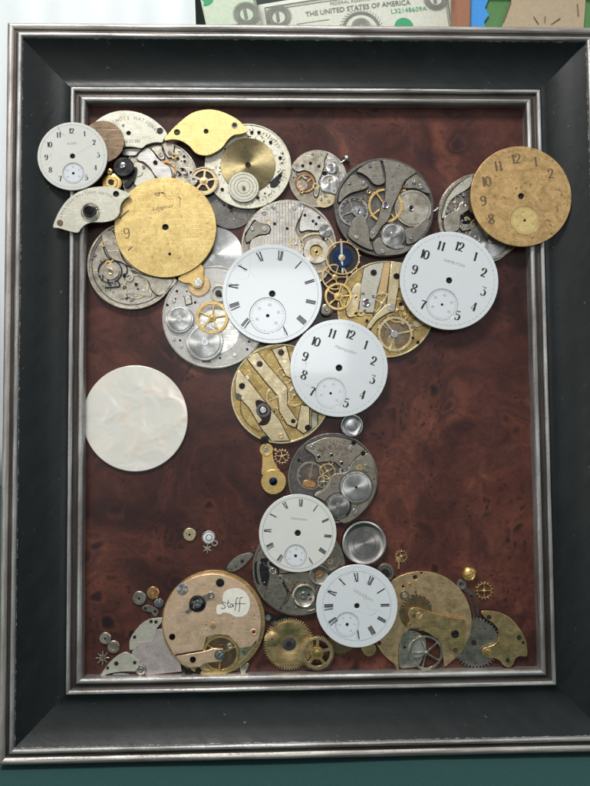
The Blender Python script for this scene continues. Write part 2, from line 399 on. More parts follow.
class T:
    def __init__(s, name, label, cat, x, y, z, group=None):
        s.x, s.y, s.z = x, y, z; s.u, s.v = P(x, y, z)
        s.e = bpy.data.objects.new(name, None); C.objects.link(s.e); s.e.empty_display_size = .002
        s.e.matrix_world = F @ Matrix.Translation(Vector((s.u, s.v, z)) * MM)
        s.e['label'] = label; s.e['category'] = cat
        if group: s.e['group'] = group
        s.last = None
    def loc(s, x, y, z): 
        u, v = P(x, y, z); return (u - s.u, v - s.v)
    def _add(s, name, me, mat, cx, cy, z, parent=None):
        """mesh is centred on (cx,cy) at absolute heights"""
        u, v = s.loc(cx, cy, z)
        me.transform(Matrix.Translation((0, 0, -s.z * MM)))
        lo = Vector((u, v, 0)) * MM
        if parent: lo = lo - parent.location
        o = obj(name, me, mat, parent or s.e, lo); s.last = o; return o
    def poly(s, name, pts, z0, z1, mat, bev=.08, holes=(), sm=True, parent=None, k=5):
        cx = sum(p[0] for p in pts) / len(pts); cy = sum(p[1] for p in pts) / len(pts)
        cu = P(cx, cy, z1)
        L = [(P(x, y, z1)[0] - cu[0], P(x, y, z1)[1] - cu[1]) for x, y in pts]
        if sm: L = smooth(L, k=k)
        if s.e['category'] == 'watch movement' and z1 - z0 > .5: bev = max(bev, .19)
        hs = [circ(P(x, y, z1)[0] - cu[0], P(x, y, z1)[1] - cu[1], r * SC(x, y, z1), 20) for x, y, r in holes]
        o = s._add(name, plate([L] + hs, z0, z1, bev), mat, cx, cy, z1, parent)
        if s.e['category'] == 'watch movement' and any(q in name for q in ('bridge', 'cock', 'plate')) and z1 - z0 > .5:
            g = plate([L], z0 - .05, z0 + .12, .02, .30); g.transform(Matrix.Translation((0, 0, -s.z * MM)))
            obj('gap_shade_outline', g, 'gap_shade', o, (0, 0, 0))      # dark outline painted as the gap shadow round the foot of the bridge
        return o
    def disc(s, name, x, y, r, z0, z1, mat, bev=.1, holes=(), parent=None, n=96, extra=()):
        k = SC(x, y, z1); cu = P(x, y, z1)
        hs = [circ(P(a, b, z1)[0] - cu[0], P(a, b, z1)[1] - cu[1], q * k, 24) for a, b, q in holes]
        return s._add(name, plate([circ(0, 0, r * k, n)] + hs + list(extra), z0, z1, bev), mat, x, y, z1, parent)
    def ring(s, name, x, y, r0, r1, z0, z1, mat, bev=.06, parent=None):
        k = SC(x, y, z1)
        return s._add(name, plate([circ(0, 0, r1 * k, 80), circ(0, 0, r0 * k, 72)], z0, z1, bev), mat, x, y, z1, parent)
    def lathe(s, name, x, y, prof, mat, parent=None, n=48):
        zt = max(p[1] for p in prof); k = SC(x, y, zt)
        return s._add(name, lathe([(r * k, z) for r, z in prof], n), mat, x, y, zt, parent)
    def wheel(s, name, x, y, r, z0, z1, mat, teeth=48, depth=.9, spokes=5, rim=.78, hub=.2, sw=1.2, rot=0, pin=True, hubmat=None, parent=None):
        """px sizes; a toothed wheel with spokes, its hub and arbor as a sub-part"""
        k = SC(x, y, z1); R = r * k
        out = gear(R, teeth, depth * k) if teeth else circ(0, 0, R, 72)
        hs = sectors(hub * R, rim * R, spokes, sw * k, R_(rot)) if spokes else []
        o = s._add(name, plate([out] + hs, z0, z1, .05), mat, x, y, z1, parent)
        if pin:
            h = hub * R * .8
            me = lathe([(h, z1 - .1), (h, z1 + .12), (h * .55, z1 + .2), (h * .5, z1 + .5), (h * .3, z1 + .6), (0, z1 + .6)], 20)
            me.transform(Matrix.Translation((0, 0, -s.z * MM)))
            if parent is None: obj('arbor', me, hubmat or mat, o, (0, 0, 0))
            else: obj('arbor', me, hubmat or mat, s.e, o.location + parent.location)
        return o
    def screw(s, x, y, r, z, mat='blued', ang=None, parent=None):
        u, v = s.loc(x, y, z); k = SC(x, y, z) * r
        lo = Vector((u, v, z - s.z)) * MM
        if parent: lo = lo - parent.location
        o = obj('screw', get_screw(mat), None, parent or s.e, lo)
        o.scale = (k, k, min(k, .9)); o.rotation_euler.z = random.uniform(0, math.pi) if ang is None else ang
        return o
    def jewel(s, x, y, r, z, ring='gold', stone='ruby'):
        u, v = s.loc(x, y, z); k = SC(x, y, z) * r
        o = obj('jewel_bearing', get_jewel(ring, stone), None, s.e, Vector((u, v, z - s.z)) * MM)
        o.scale = (k, k, k); return o
    def bits(s, name, lst, z0, z1, mat, n=14):
        """many tiny round pins or pits of one plate, in one mesh"""
        ms = []
        cu = P(s.x, s.y, z1)
        for x, y, r in lst:
            q = P(x, y, z1); k = SC(x, y, z1) * r
            me = lathe([(k, z0), (k, z1 - .04), (k * .8, z1), (0, z1)], n)
            me.transform(Matrix.Translation(((q[0] - cu[0]) * MM, (q[1] - cu[1]) * MM, 0))); ms.append(me)
        return s._add(name, join(ms), mat, s.x, s.y, z1)
    def stroke(s, name, lines, z0, z1, mat, smo=True, parent=None):
        """raised bars along px polylines: lines = [(pts, width_px)]"""
        cu = P(s.x, s.y, z1); ms = []
        for pts, wpx in lines:
            L = [(P(x, y, z1)[0] - cu[0], P(x, y, z1)[1] - cu[1]) for x, y in pts]
            if smo and len(L) > 2: L = smooth(L, False, 5)
            h = wpx * SC(pts[0][0], pts[0][1], z1) / 2
            a, b = [], []
            for i, p in enumerate(L):
                q0 = L[max(0, i - 1)]; q1 = L[min(len(L) - 1, i + 1)]
                dx, dy = q1[0] - q0[0], q1[1] - q0[1]; l = math.hypot(dx, dy) or 1
                a.append((p[0] - dy / l * h, p[1] + dx / l * h)); b.append((p[0] + dy / l * h, p[1] - dx / l * h))
            ms.append(plate([a + b[::-1]], z0, z1, .03))
        return s._add(name, join(ms), mat, s.x, s.y, z1, parent)
    def inpart(s, x, y, z, me, name, mat, parent=None):
        return s._add(name, me, mat, x, y, z, parent)
    def crumbs(s, x, y, r, n, z0, z1, seed, mats=('hole', 'steel', 'brass_dark'), avoid=()):
        """small pins, pits and stamped studs scattered over a base plate"""
        rr = random.Random(seed); sets = {m: [] for m in mats}
        for i in range(n):
            for _ in range(20):
                a = rr.uniform(0, 6.283); q = r * math.sqrt(rr.uniform(.02, .93)); px, py = x + q * math.cos(a), y + q * math.sin(a)
                if all(math.hypot(px - ax, py - ay) > ar for ax, ay, ar in avoid): break
            sets[mats[i % len(mats)]].append((px, py, rr.uniform(.45, 1.25)))
        for m_, l in sets.items():
            if l: s.bits('pins' if m_ != 'hole' else 'pin_holes', l, z0, z1 if m_ != 'hole' else z0 + .06, m_, 10)

# ------------------------------------------------------------------ printed figures
G = {
 '0': [([(.30, 1), (.08, .8), (.04, .5), (.08, .2), (.30, 0), (.52, .2), (.56, .5), (.52, .8), (.30, 1)], 0)],
 '1': [([(.33, 0), (.33, 1)], 0), ([(.14, .80), (.33, .99)], .05), ([(.18, .01), (.48, .01)], .05)],
 '2': [([(.10, .70), (.10, .88), (.28, 1), (.48, .9), (.52, .70), (.40, .45), (.20, .24), (.06, .06)], 0), ([(.04, .05), (.3, .09), (.56, .04)], .12), ([(.08, .68), (.15, .72)], .13)],
 '3': [([(.08, .96), (.54, .96)], .07), ([(.54, .96), (.24, .60)], .05), ([(.24, .60), (.44, .58), (.56, .32), (.44, .06), (.24, 0), (.08, .12)], 0), ([(.06, .14), (.13, .18)], .13)],
 '4': [([(.42, 1), (.02, .28)], .05), ([(.02, .28), (.62, .28)], .06), ([(.42, 1), (.42, 0)], 0)],
 '5': [([(.12, .95), (.52, .97)], .11), ([(.13, .95), (.10, .54)], .05), ([(.10, .54), (.30, .62), (.52, .5), (.55, .26), (.42, .03), (.2, 0), (.07, .12)], 0), ([(.05, .14), (.12, .18)], .13)],
 '6': [([(.52, .86), (.36, 1), (.15, .85), (.05, .45), (.10, .12), (.30, 0), (.51, .12), (.54, .36), (.35, .55), (.12, .42)], 0)],
 '7': [([(.06, .95), (.56, .95)], .11), ([(.56, .95), (.36, .5), (.26, 0)], 0), ([(.06, .95), (.05, .8)], .05)],
 '8': [([(.30, 1), (.11, .88), (.12, .65), (.30, .52), (.54, .32), (.50, .08), (.30, 0), (.09, .1), (.07, .32), (.30, .52), (.48, .66), (.50, .88), (.30, 1)], 0)],
 '9': [([(.08, .14), (.24, 0), (.45, .15), (.55, .55), (.50, .88), (.30, 1), (.09, .88), (.06, .64), (.25, .45), (.48, .58)], 0)],
 'I': [([(.15, 0), (.15, 1)], 0)], 'V': [([(.02, 1), (.24, 0)], .2), ([(.46, 1), (.24, 0)], .05)], 'X': [([(.04, 1), (.46, 0)], .2), ([(.46, 1), (.04, 0)], .05)],
}
ADV = {'I': .27, 'V': .5, 'X': .52, '1': .5}
def glyph_quads(ch, thick=.15, thin=.05):
    quads = []
    for pts, wv in G[ch]:
        L = smooth(pts, False, 6) if len(pts) > 2 else pts
        A = []
        for i, p in enumerate(L):
            q0 = L[max(0, i - 1)]; q1 = L[min(len(L) - 1, i + 1)]; dx, dy = q1[0] - q0[0], q1[1] - q0[1]; l = math.hypot(dx, dy) or 1
            h = (wv or (thin + (thick - thin) * abs(dy / l) ** 1.6)) / 2
            A.append(((p[0] - dy / l * h, p[1] + dx / l * h), (p[0] + dy / l * h, p[1] - dx / l * h)))
        for a, b in zip(A, A[1:]): quads.append((a[0], a[1], b[1], b[0]))
    return quads
class Ink:
    """flat printing on a dial: quads in dial millimetres"""
    def __init__(s): s.q = []
    def text(s, tx, x, y, h, rot=0, thick=.15, thin=.05, sq=1.0, drop=None):
        W = sum(ADV.get(c, .64) for c in tx) * sq; cx = -W / 2; cr, sr = math.cos(rot), math.sin(rot)
        for c in tx:
            for q in glyph_quads(c, thick, thin):
                s.q.append([(x + ((cx + a * sq) * cr - (b - .5) * sr) * h, y + ((cx + a * sq) * sr + (b - .5) * cr) * h) for a, b in q])
            cx += ADV.get(c, .64) * sq
    def line(s, x0, y0, x1, y1, w):
        dx, dy = x1 - x0, y1 - y0; l = math.hypot(dx, dy) or 1; a, b = -dy / l * w / 2, dx / l * w / 2
        s.q.append([(x0 + a, y0 + b), (x0 - a, y0 - b), (x1 - a, y1 - b), (x1 + a, y1 + b)])
    def ringl(s, cx, cy, r, w, n=96, a0=0, a1=2 * math.pi):
        for i in range(n):
            t0 = a0 + (a1 - a0) * i / n; t1 = a0 + (a1 - a0) * (i + 1) / n
            s.q.append([(cx + rr * math.cos(t), cy + rr * math.sin(t)) for rr, t in ((r - w / 2, t0), (r + w / 2, t0), (r + w / 2, t1), (r - w / 2, t1))])
    def ticks(s, cx, cy, r0, r1, n, w, rot=0, w5=None, every=5):
        for i in range(n):
            a = math.pi / 2 - rot - 2 * math.pi * i / n; c, d = math.cos(a), math.sin(a); ww = w5 if (w5 and i % every == 0) else w
            s.line(cx + c * r0, cy + d * r0, cx + c * r1, cy + d * r1, ww)
    def font(s, tx, x, y, h, rot=0, sx=1.0, shear=0.0):
        cu = bpy.data.curves.new('t', 'FONT'); cu.body = tx; cu.size = 1; cu.align_x = 'CENTER'; cu.align_y = 'CENTER'; cu.shear = shear; cu.resolution_u = 2
        o = bpy.data.objects.new('t', cu); me = bpy.data.meshes.new_from_object(o); bpy.data.objects.remove(o); bpy.data.curves.remove(cu)
        c, d = math.cos(rot), math.sin(rot)
        for p in me.polygons:
            s.q.append([(x + (me.vertices[i].co.x * sx * c - me.vertices[i].co.y * d) * h, y + (me.vertices[i].co.x * sx * d + me.vertices[i].co.y * c) * h) for i in p.vertices])
        bpy.data.meshes.remove(me)
    def arc(s, tx, cx, cy, r, mid, step, h, sx=.9, inward=False):
        """letters round an arc; angles in degrees clockwise from 12"""
        n_ = len(tx)
        for i, ch in enumerate(tx):
            if ch == ' ': continue
            d = R_(mid + (i - (n_ - 1) / 2) * step)
            s.font(ch, cx + r * math.sin(d), cy + r * math.cos(d), h, -d, sx)
    def mesh(s, z, dz=.035):
        bm = bmesh.new()
        for k, q in enumerate(s.q):
            vs = [bm.verts.new((x * MM, y * MM, (z + dz) * MM)) for x, y in q]
            try: bm.faces.new(vs)
            except Exception: pass
        for f in bm.faces:
            f.normal_update()
            if f.normal.z < 0: f.normal_flip()
        me = bpy.data.meshes.new('ink'); bm.to_mesh(me); bm.free(); return me

def dial(name, label, x, y, r, z, rot, style, mat='enamel', inkm='ink', nums=True, sub=(.5, .32), text=None, th=.8, hole=2.6, numr=.725, numh=.18, extra=None, group=None, skip=(), subrot=None, tmat='ink_grey', subhole=1.3, inkname='ink_grey'):
    t = T(name, label, 'watch dial', x, y, z, group)
    k = SC(x, y, z + th); R = r * k; rt = R_(rot); zt = z + th
    hp = (hole * k, subhole * k)
    sd = (sub[0] * R * math.sin(rt + math.pi), sub[0] * R * math.cos(rt + math.pi)) if sub else None
    if sd and subrot is not None: sd = (sub[0] * R * math.sin(R_(subrot)), sub[0] * R * math.cos(R_(subrot)))
    sr = sub[1] * R if sub else 0
    loops = [circ(0, 0, R, 128), circ(0, 0, hp[0], 32)]
    sunk = bool(sub) and style != 'gold_flat'
    if sunk: loops.append(circ(*sd, sr, 64))
    face = t._add('face', plate(loops, z, zt, .22), mat, x, y, zt)
    me = lathe([(hp[0] * 1.02, zt - .06), (hp[0] * 1.02, z + .05), (0, z + .05)], 24)
    t._add('center_hole', me, 'hole', x, y, zt)  # black cup painted in for the dark below the dial
    off = Matrix.Translation((sd[0] * MM, sd[1] * MM, 0)) if sd else None
    zs = zt - (.16 if sunk else 0)
    if sunk:
        me = plate([circ(0, 0, sr - .02, 64), circ(0, 0, hp[1], 20)], z + .05, zs, .03); me.transform(off)
        t._add('subdial', me, extra if isinstance(extra, str) else ('enamel_sub' if 'enamel' in mat else mat), x, y, zt)
    if sd:
        me = lathe([(hp[1] * 1.05, zs + .02), (0, zs + .02)], 16); me.transform(off); t._add('subdial_hole', me, 'hole', x, y, zt)
    I = Ink(); J = Ink(); K = Ink()
    if style == 'arabic' or style == 'gold':
        for h in range(1, 13):
            if h in skip: continue
            a = R_(h * 30) + rt; I.text(str(h), numr * R * math.sin(a), numr * R * math.cos(a), numh * R, -rt, thick=.235, thin=.065, sq=.95)
        J.ringl(0, 0, .915 * R, .045)
        J.ticks(0, 0, .90 * R, .93 * R, 60, .09, rt, .22)
    elif style == 'roman':
        RN = ['XII', 'I', 'II', 'III', 'IIII', 'V', 'VI', 'VII', 'VIII', 'IX', 'X', 'XI']
        for h, tx in enumerate(RN):
            if h in skip: continue
            a = R_(h * 30) + rt; I.text(tx, numr * R * math.sin(a), numr * R * math.cos(a), numh * R, -a, thick=.21, thin=.07, sq=.50 if len(tx) > 2 else .60)
        J.ringl(0, 0, (numr + numh * .66) * R, .13); J.ticks(0, 0, (numr + numh * .60) * R, (numr + numh * .72) * R, 60, .08, rt, .16)
    elif style == 'gold_flat':
        for h in range(1, 13):
            if h in skip: continue
            a = R_(h * 30) + rt; I.text(str(h), numr * R * math.sin(a), numr * R * math.cos(a), numh * R, -rt, thick=.12, sq=.95)
        J.ticks(0, 0, .90 * R, .935 * R, 60, .07, rt, .16)
        K.ringl(*sd, sr, .07)
    if sd:
        K2 = Ink(); K2.ringl(*sd, sr * .90, .06 if sunk else .04); K2.ticks(*sd, sr * .80, sr * .90, 30, .06, rt, .16)
        for q in (0, 1, 2, 4, 5): 
            a = R_(q * 60) + rt; K2.text(['60', '10', '20', '30', '40', '50'][q], sd[0] + .62 * sr * math.sin(a), sd[1] + .62 * sr * math.cos(a), sr * .15, -rt, thick=.12)
        t._add('subdial_markings', K2.mesh(zs), tmat, x, y, zt)
        if sunk: K.ringl(*sd, sr, .16)
        t._add('subdial_rim', K.mesh(zt), tmat, x, y, zt)
    t._add('numerals', I.mesh(zt), inkm, x, y, zt)
    t._add('minute_track', J.mesh(zt), tmat if style != 'roman' else tmat, x, y, zt)
    if text:
        tx, d, h, sh, rotx = text
        K3 = Ink(); a = rt + R_(rotx); K3.font(tx, d * R * math.sin(rt), d * R * math.cos(rt), h * R, -a, 1.15, sh)
        t._add('maker_name', K3.mesh(zt), inkname if 'enamel' in mat else 'ink_brown', x, y, zt)
    t.R = R; t.k = k; t.zt = zt
    return t

# ------------------------------------------------------------------ the setting
def grid(name, w_, d_, cx, cy, z, n, mat, f=None):
    bm = bmesh.new(); bmesh.ops.create_grid(bm, x_segments=n, y_segments=n, size=.5)
    for v in bm.verts:
        v.co.x = v.co.x * w_ + cx; v.co.y = v.co.y * d_ + cy; v.co.z = z + (f(v.co.x, v.co.y) if f else 0)
    me = bpy.data.meshes.new(name); bm.to_mesh(me); bm.free(); me.shade_smooth()
    return obj(name, me, mat)
m, n, b = nt('teal_cloth'); co = coords(n, False)
wv1 = nd(n, 'ShaderNodeTexWave'); wv1.inputs['Scale'].default_value = 380; n.links.new(co, wv1.inputs[0])
wv2 = nd(n, 'ShaderNodeTexWave', bands_direction='Y'); wv2.inputs['Scale'].default_value = 380; n.links.new(co, wv2.inputs[0])
we = mix(n, .5, wv1.outputs[0], wv2.outputs[0]); fz = noise(n, co, 1200, 4, .8)
c = mix(n, fz, (.004, .043, .041), (.012, .080, .074)); n.links.new(c, b.inputs['Base Color']); b.inputs['Roughness'].default_value = .95
b.inputs['Sheen Weight'].default_value = .08
bump(n, b, mix(n, .5, we, fz), .0005, .8); M['cloth'] = m
t_ = grid('ground', 1.6, 1.5, 0, .1, 0, 60, 'cloth', lambda x, y: .0012 * mnoise.noise(Vector((x * 12, y * 12, 3)))); t_['kind'] = 'structure'; t_['label'] = 'teal cloth covered table top under the frame'

m, n, b = nt('painted_wall'); co = coords(n, False)
n.links.new(mix(n, noise(n, co, 12, 5), (.05, .07, .06), (.09, .10, .085)), b.inputs['Base Color']); b.inputs['Roughness'].default_value = .9; M['wallm'] = m
yb = .62
bm = bmesh.new(); vs = [bm.verts.new(v) for v in ((-.8, yb, -.02), (.9, yb, -.02), (.9, yb, 1.0), (-.8, yb, 1.0), (-.8, yb + .03, -.02), (.9, yb + .03, -.02), (.9, yb + .03, 1.0), (-.8, yb + .03, 1.0))]
for f in ((0, 1, 2, 3), (5, 4, 7, 6), (4, 0, 3, 7), (1, 5, 6, 2), (3, 2, 6, 7), (4, 5, 1, 0)): bm.faces.new([vs[i] for i in f])
me = bpy.data.meshes.new('wall'); bm.to_mesh(me); bm.free(); o = obj('wall', me, 'wallm'); o['kind'] = 'structure'; o['label'] = 'dark greenish wall behind the banknotes'

# curtain: pleated sheer, brightened by an added lamp in front of it
m, n, b = nt('white_sheer_curtain'); co = coords(n, False)
b.inputs['Base Color'].default_value = (.82, .86, .86, 1); b.inputs['Roughness'].default_value = .9
b.inputs['Emission Color'].default_value = (.90, .96, .97, 1); b.inputs['Emission Strength'].default_value = .0
bump(n, b, noise(n, co, 900, 3), .0003, .3); M['curtain'] = m
yc = .50
xl = WPY(-60, 10, yc).x; xr = WPY(193, 10, yc).x
bm = bmesh.new(); NX = 220; cols = []
for i in range(NX + 1):
    x = xl + (xr - xl) * i / NX; s_ = i / NX * 3.6
    y = yc + .010 * math.sin(s_ * 2 * math.pi) + .006 * math.sin(s_ * 4.3 + 1)
    cols.append([bm.verts.new((x + .004 * math.sin(zz * 9 + s_), y, zz)) for zz in [k_ * .05 for k_ in range(0, 17)]])
for a, b2 in zip(cols, cols[1:]):
    for i in range(16): bm.faces.new((a[i], b2[i], b2[i + 1], a[i + 1]))
me = bpy.data.meshes.new('curtain'); bm.to_mesh(me); bm.free(); me.shade_smooth()
cur = obj('curtain', me, 'curtain'); cur['label'] = 'white pleated sheer curtain behind the upper left of the frame'; cur['category'] = 'curtain'
sm_ = cur.modifiers.new('thick', 'SOLIDIFY'); sm_.thickness = .001

# ---- banknotes and framed drawing standing behind the frame
CLIP = None
def sheet(name, W, H, mat, bend=.01, nx=24, ny=10, parent=None, th=.0002):
    bm = bmesh.new(); g = [[bm.verts.new((x * W - W / 2, y * H - H / 2, bend * math.sin(x * math.pi) + .2 * bend * math.sin(y * 4 + x * 3))) for y in [j / ny for j in range(ny + 1)]] for x in [((CLIP[0] + (CLIP[1] - CLIP[0]) * i / nx) / W + .5 if CLIP else i / nx) for i in range(nx + 1)]]
    uvl = bm.loops.layers.uv.new('UVMap')
    for i in range(nx):
        for j in range(ny):
            f = bm.faces.new((g[i][j], g[i + 1][j], g[i + 1][j + 1], g[i][j + 1]))
            for l, (a, b_) in zip(f.loops, ((i, j), (i + 1, j), (i + 1, j + 1), (i, j + 1))): l[uvl].uv = (a / nx, b_ / ny)
    me = bpy.data.meshes.new(name); bm.to_mesh(me); bm.free(); me.shade_smooth(); o = obj(name, me, mat, parent)
    s_ = o.modifiers.new('thick', 'SOLIDIFY'); s_.thickness = th; s_.offset = -1
    return o
def bend_z(x, y, W, H, bend): a = x / W + .5; c_ = y / H + .5; return bend * math.sin(a * math.pi) + .2 * bend * math.sin(c_ * 4 + a * 3)
def note_print(root, W, H, bend, quads, mat, name, lift=.0003):
    bm = bmesh.new()
    for q in quads:
        if CLIP and not all(CLIP[0] < p_[0] < CLIP[1] for p_ in q): continue
        vs = [bm.verts.new((x, y, bend_z(x, y, W, H, bend) + lift)) for x, y in q]
        try: bm.faces.new(vs)
        except Exception: pass
    if not bm.faces: bm.free(); return None
    me = bpy.data.meshes.new(name); bm.to_mesh(me); bm.free(); return obj(name, me, mat, root)
M['note'] = simple('banknote_paper', (.60, .61, .52), .85)
M['note_pale_green'] = simple('greenish_banknote_paper', (.52, .60, .46), .85)
M['note_grey'] = simple('banknote_grey_engraving', (.20, .21, .18), .8)
M['note_mid'] = simple('banknote_pale_engraving', (.40, .43, .34), .8)
M['note_green'] = simple('banknote_green_ink', (.05, .32, .15), .8)
def banknote(label, px, py, Y, rot, group, fold=1.0, seal=True):
    W, H = .156, .066; bend = .004
    e = bpy.data.objects.new('banknote', None); C.objects.link(e)
    p = WPY(px, py, Y); e.matrix_world = Matrix.Translation(p) @ Matrix.Rotation(R_(90 - 8), 4, 'X') @ Matrix.Rotation(R_(rot), 4, 'Z')
    e['label'] = label; e['category'] = 'banknote'; e['group'] = group
    sheet('paper', W, H, 'note_pale_green' if CLIP else 'note', bend, parent=e)
    def tq(fn):
        I = Ink(); fn(I); return [[(x * .001, y * .001) for x, y in q] for q in I.q]
    def border(I):
        def seg(a, b_, c_, d, w_):
            for i in range(30): I.line(a + (c_ - a) * i / 30, b_ + (d - b_) * i / 30, a + (c_ - a) * (i + 1) / 30, b_ + (d - b_) * (i + 1) / 30, w_)
        for (a, b_, c_, d) in ((-72.8, 29.5, 72.8, 29.5), (-72.8, -29.5, 72.8, -29.5), (-72.8, -29.5, -72.8, 29.5), (72.8, -29.5, 72.8, 29.5)): seg(a, b_, c_, d, 1.0)
        for i in range(118): I.line(-70 + i * 1.2, 27.2, -69.4 + i * 1.2, 29.2, .35); I.line(-70 + i * 1.2, -27.2, -69.4 + i * 1.2, -29.2, .35)
        for i in range(46): I.line(-72.4, -27 + i * 1.2, -70.8, -26.4 + i * 1.2, .35); I.line(72.4, -27 + i * 1.2, 70.8, -26.4 + i * 1.2, .35)
        for (a, b_, c_, d) in ((-70.5, 27, 70.5, 27), (-70.5, -27, 70.5, -27), (-70.5, -27, -70.5, 27), (70.5, -27, 70.5, 27)): seg(a, b_, c_, d, .4)
    note_print(e, W, H, bend, tq(border), 'note_grey', 'border')
    for sx in (-1, 1):
        for sy in (-1, 1):
            def corner(I):
                for rr in (8.2, 6.8, 5.6): I.ringl(sx * 63, sy * 20, rr, 1.1, 24)
                I.ringl(sx * 63, sy * 20, 9.4, .4, 24); I.ticks(sx * 63, sy * 20, 8.4, 10.6, 36, .4); I.font('1', sx * 63, sy * 20, 12, 0); I.line(sx * 63 - 1.0, sy * 20 - 4, sx * 63 - 1.0, sy * 20 + 4, 2.2)
            note_print(e, W, H, bend, tq(corner), 'note_grey', 'corner_numeral')
    def words(I):
        for q_ in (-.12, .12): I.font('THE UNITED STATES OF AMERICA', q_, 18.6 + q_, 5.6, 0, .98)
        I.font('FEDERAL RESERVE NOTE', 0, 24.4, 3.6, 0, 1.1)
        I.font('ONE DOLLAR', 0, -24, 6.0, 0, 1.2)
        for i in range(5): I.line(-50, 12 - i * 5, -24, 12 - i * 5, .5); I.line(24, -8 - i * 2.6, 48, -8 - i * 2.6, .5)
    note_print(e, W, H, bend, tq(words), 'note_grey', 'lettering')
    def port(I):
        for rr in (15, 14.2, 13.2): I.ringl(0, 0, rr, .7, 40)
        for i in range(40): a = 2 * math.pi * i / 40; I.line(15.6 * math.cos(a), 15.6 * math.sin(a), 17.6 * math.cos(a + .1), 17.6 * math.sin(a + .1), .4)
        for i in range(7): I.ringl(0, 2, 3 + i * .8, .35, 20, .2, 2.9)
        for i in range(18): I.line(-11 + i * 1.25, -8 + abs(i - 9) * .6, -11 + i * 1.25, 9 - abs(i - 9) * .8, .55)
    note_print(e, W, H, bend, tq(port), 'note_grey', 'portrait_oval')
    def ser(I):
        I.font('L32148609A', 40, 12.5, 5.2, 0, 1.1)
    note_print(e, W, H, bend, tq(ser), 'note_green', 'serial_number')
    def seal_(I):
        I.ringl(34, -1, 5.4, 4.6, 28); I.ringl(34, -1, 2.2, 3, 12)
    note_print(e, W, H, bend, tq(seal_), 'note_green', 'treasury_seal')
    return e
# photo: right note spans x 267..452, rises 8 degrees to the right; its top left corner is at (265,4)
cy_ = camo.matrix_world.translation.y
banknote('one dollar bill lying level, its long title line showing above the middle of the frame', 361, 33, cy_ + .545, 7.5, 'dollar bills behind the frame')
CLIP = (.031, .0725)
e2 = banknote('folded one dollar bill with a green seal, left of the other bill above the frame', 160, 6, cy_ + .53, 12, 'dollar bills behind the frame')
CLIP = None

# framed drawing at the right
def box(name, x0, x1, y0, y1, z0, z1, mat, parent=None):
    bm = bmesh.new(); bmesh.ops.create_cube(bm, size=1)
    for v in bm.verts: v.co = Vector(((x0 + x1) / 2 + v.co.x * (x1 - x0), (y0 + y1) / 2 + v.co.y * (y1 - y0), (z0 + z1) / 2 + v.co.z * (z1 - z0)))
    bmesh.ops.bevel(bm, geom=bm.edges[:], offset=.0008, segments=2, affect='EDGES')
    me = bpy.data.meshes.new(name); bm.to_mesh(me); bm.free(); return obj(name, me, mat, parent)
M['wood_frame'] = simple('brown_wood', (.34, .15, .08), .45)
M['draw_blue'] = simple('blue_paint', (.05, .30, .75), .6); M['draw_green'] = simple('green_paint', (.09, .23, .07), .6)
M['draw_tan'] = simple('tan_paint', (.47, .37, .24), .6); M['draw_line'] = simple('brown_line', (.16, .11, .06), .6)
Y3 = cy_ + .53
pe = bpy.data.objects.new('framed_picture', None); C.objects.link(pe)
p0 = WPY(455, 26, Y3); pe.location = (p0.x, Y3, 0.0)
pe['label'] = 'small framed picture painted blue, green and tan behind the upper right of the frame'; pe['category'] = 'picture'
ztop = WPY(500, -25, Y3).z; kx = .53 / FPX
box('frame', 0, 15 * kx, 0, .014, 0.0, ztop, 'wood_frame', pe)
box('frame', 15 * kx, 175 * kx, 0, .014, ztop - 15 * kx, ztop, 'wood_frame', pe)
box('frame', 175 * kx, 190 * kx, 0, .014, 0, ztop, 'wood_frame', pe)
box('board', 15 * kx + .0005, 175 * kx - .0005, .006, .010, 0, ztop - 15 * kx - .0005, 'draw_green', pe)
def drawn(name, pts, yy, mat):
    bm = bmesh.new(); vs = []
    for x, y in pts: q = WPY(x, y, Y3 + yy); vs.append(bm.verts.new((q.x - pe.location.x, yy, q.z)))
    bm.faces.new(vs); me = bpy.data.meshes.new(name); bm.to_mesh(me); bm.free(); o = obj(name, me, mat, pe)
    s_ = o.modifiers.new('t', 'SOLIDIFY'); s_.thickness = .0003; return o
drawn('blue_field', [(470.5, -9), (484, -9), (489, -2), (485, 8), (489, 15), (484, 22), (489, 40), (470.5, 40)], .0045, 'draw_blue')
drawn('tan_shape', [(513, -8), (586, -8), (585, 10), (584, 22), (583, 40), (498, 40), (503, 24), (508, 12), (511, 2)], .0045, 'draw_tan')
for a in ([(510.5, 2), (511.5, 2), (504, 22), (503, 22)], [(533.5, 17), (534, 16.5), (539, 24), (538, 24)], [(545, 16), (545.6, 16), (545, 23), (544.5, 23)], [(560, 18), (560.6, 18.5), (552, 24), (551, 24)], [(577, 4), (578, 4), (579, 16), (578, 16)]):
    drawn('crease_line', a, .0038, 'draw_line')
CURTAIN_FILL = area('added_curtain_front_fill', (0, 0, 0), (0, 0, -1), .6, .4, .40, (.93, .98, 1))  # added unseen lamp on the near side of the curtain to brighten it
CURTAIN_FILL.matrix_world = Matrix.Translation((-.16, .27, .62)) @ (Vector((-.2, .5, .30)) - Vector((-.16, .27, .62))).to_track_quat('-Z', 'Y').to_matrix().to_4x4()

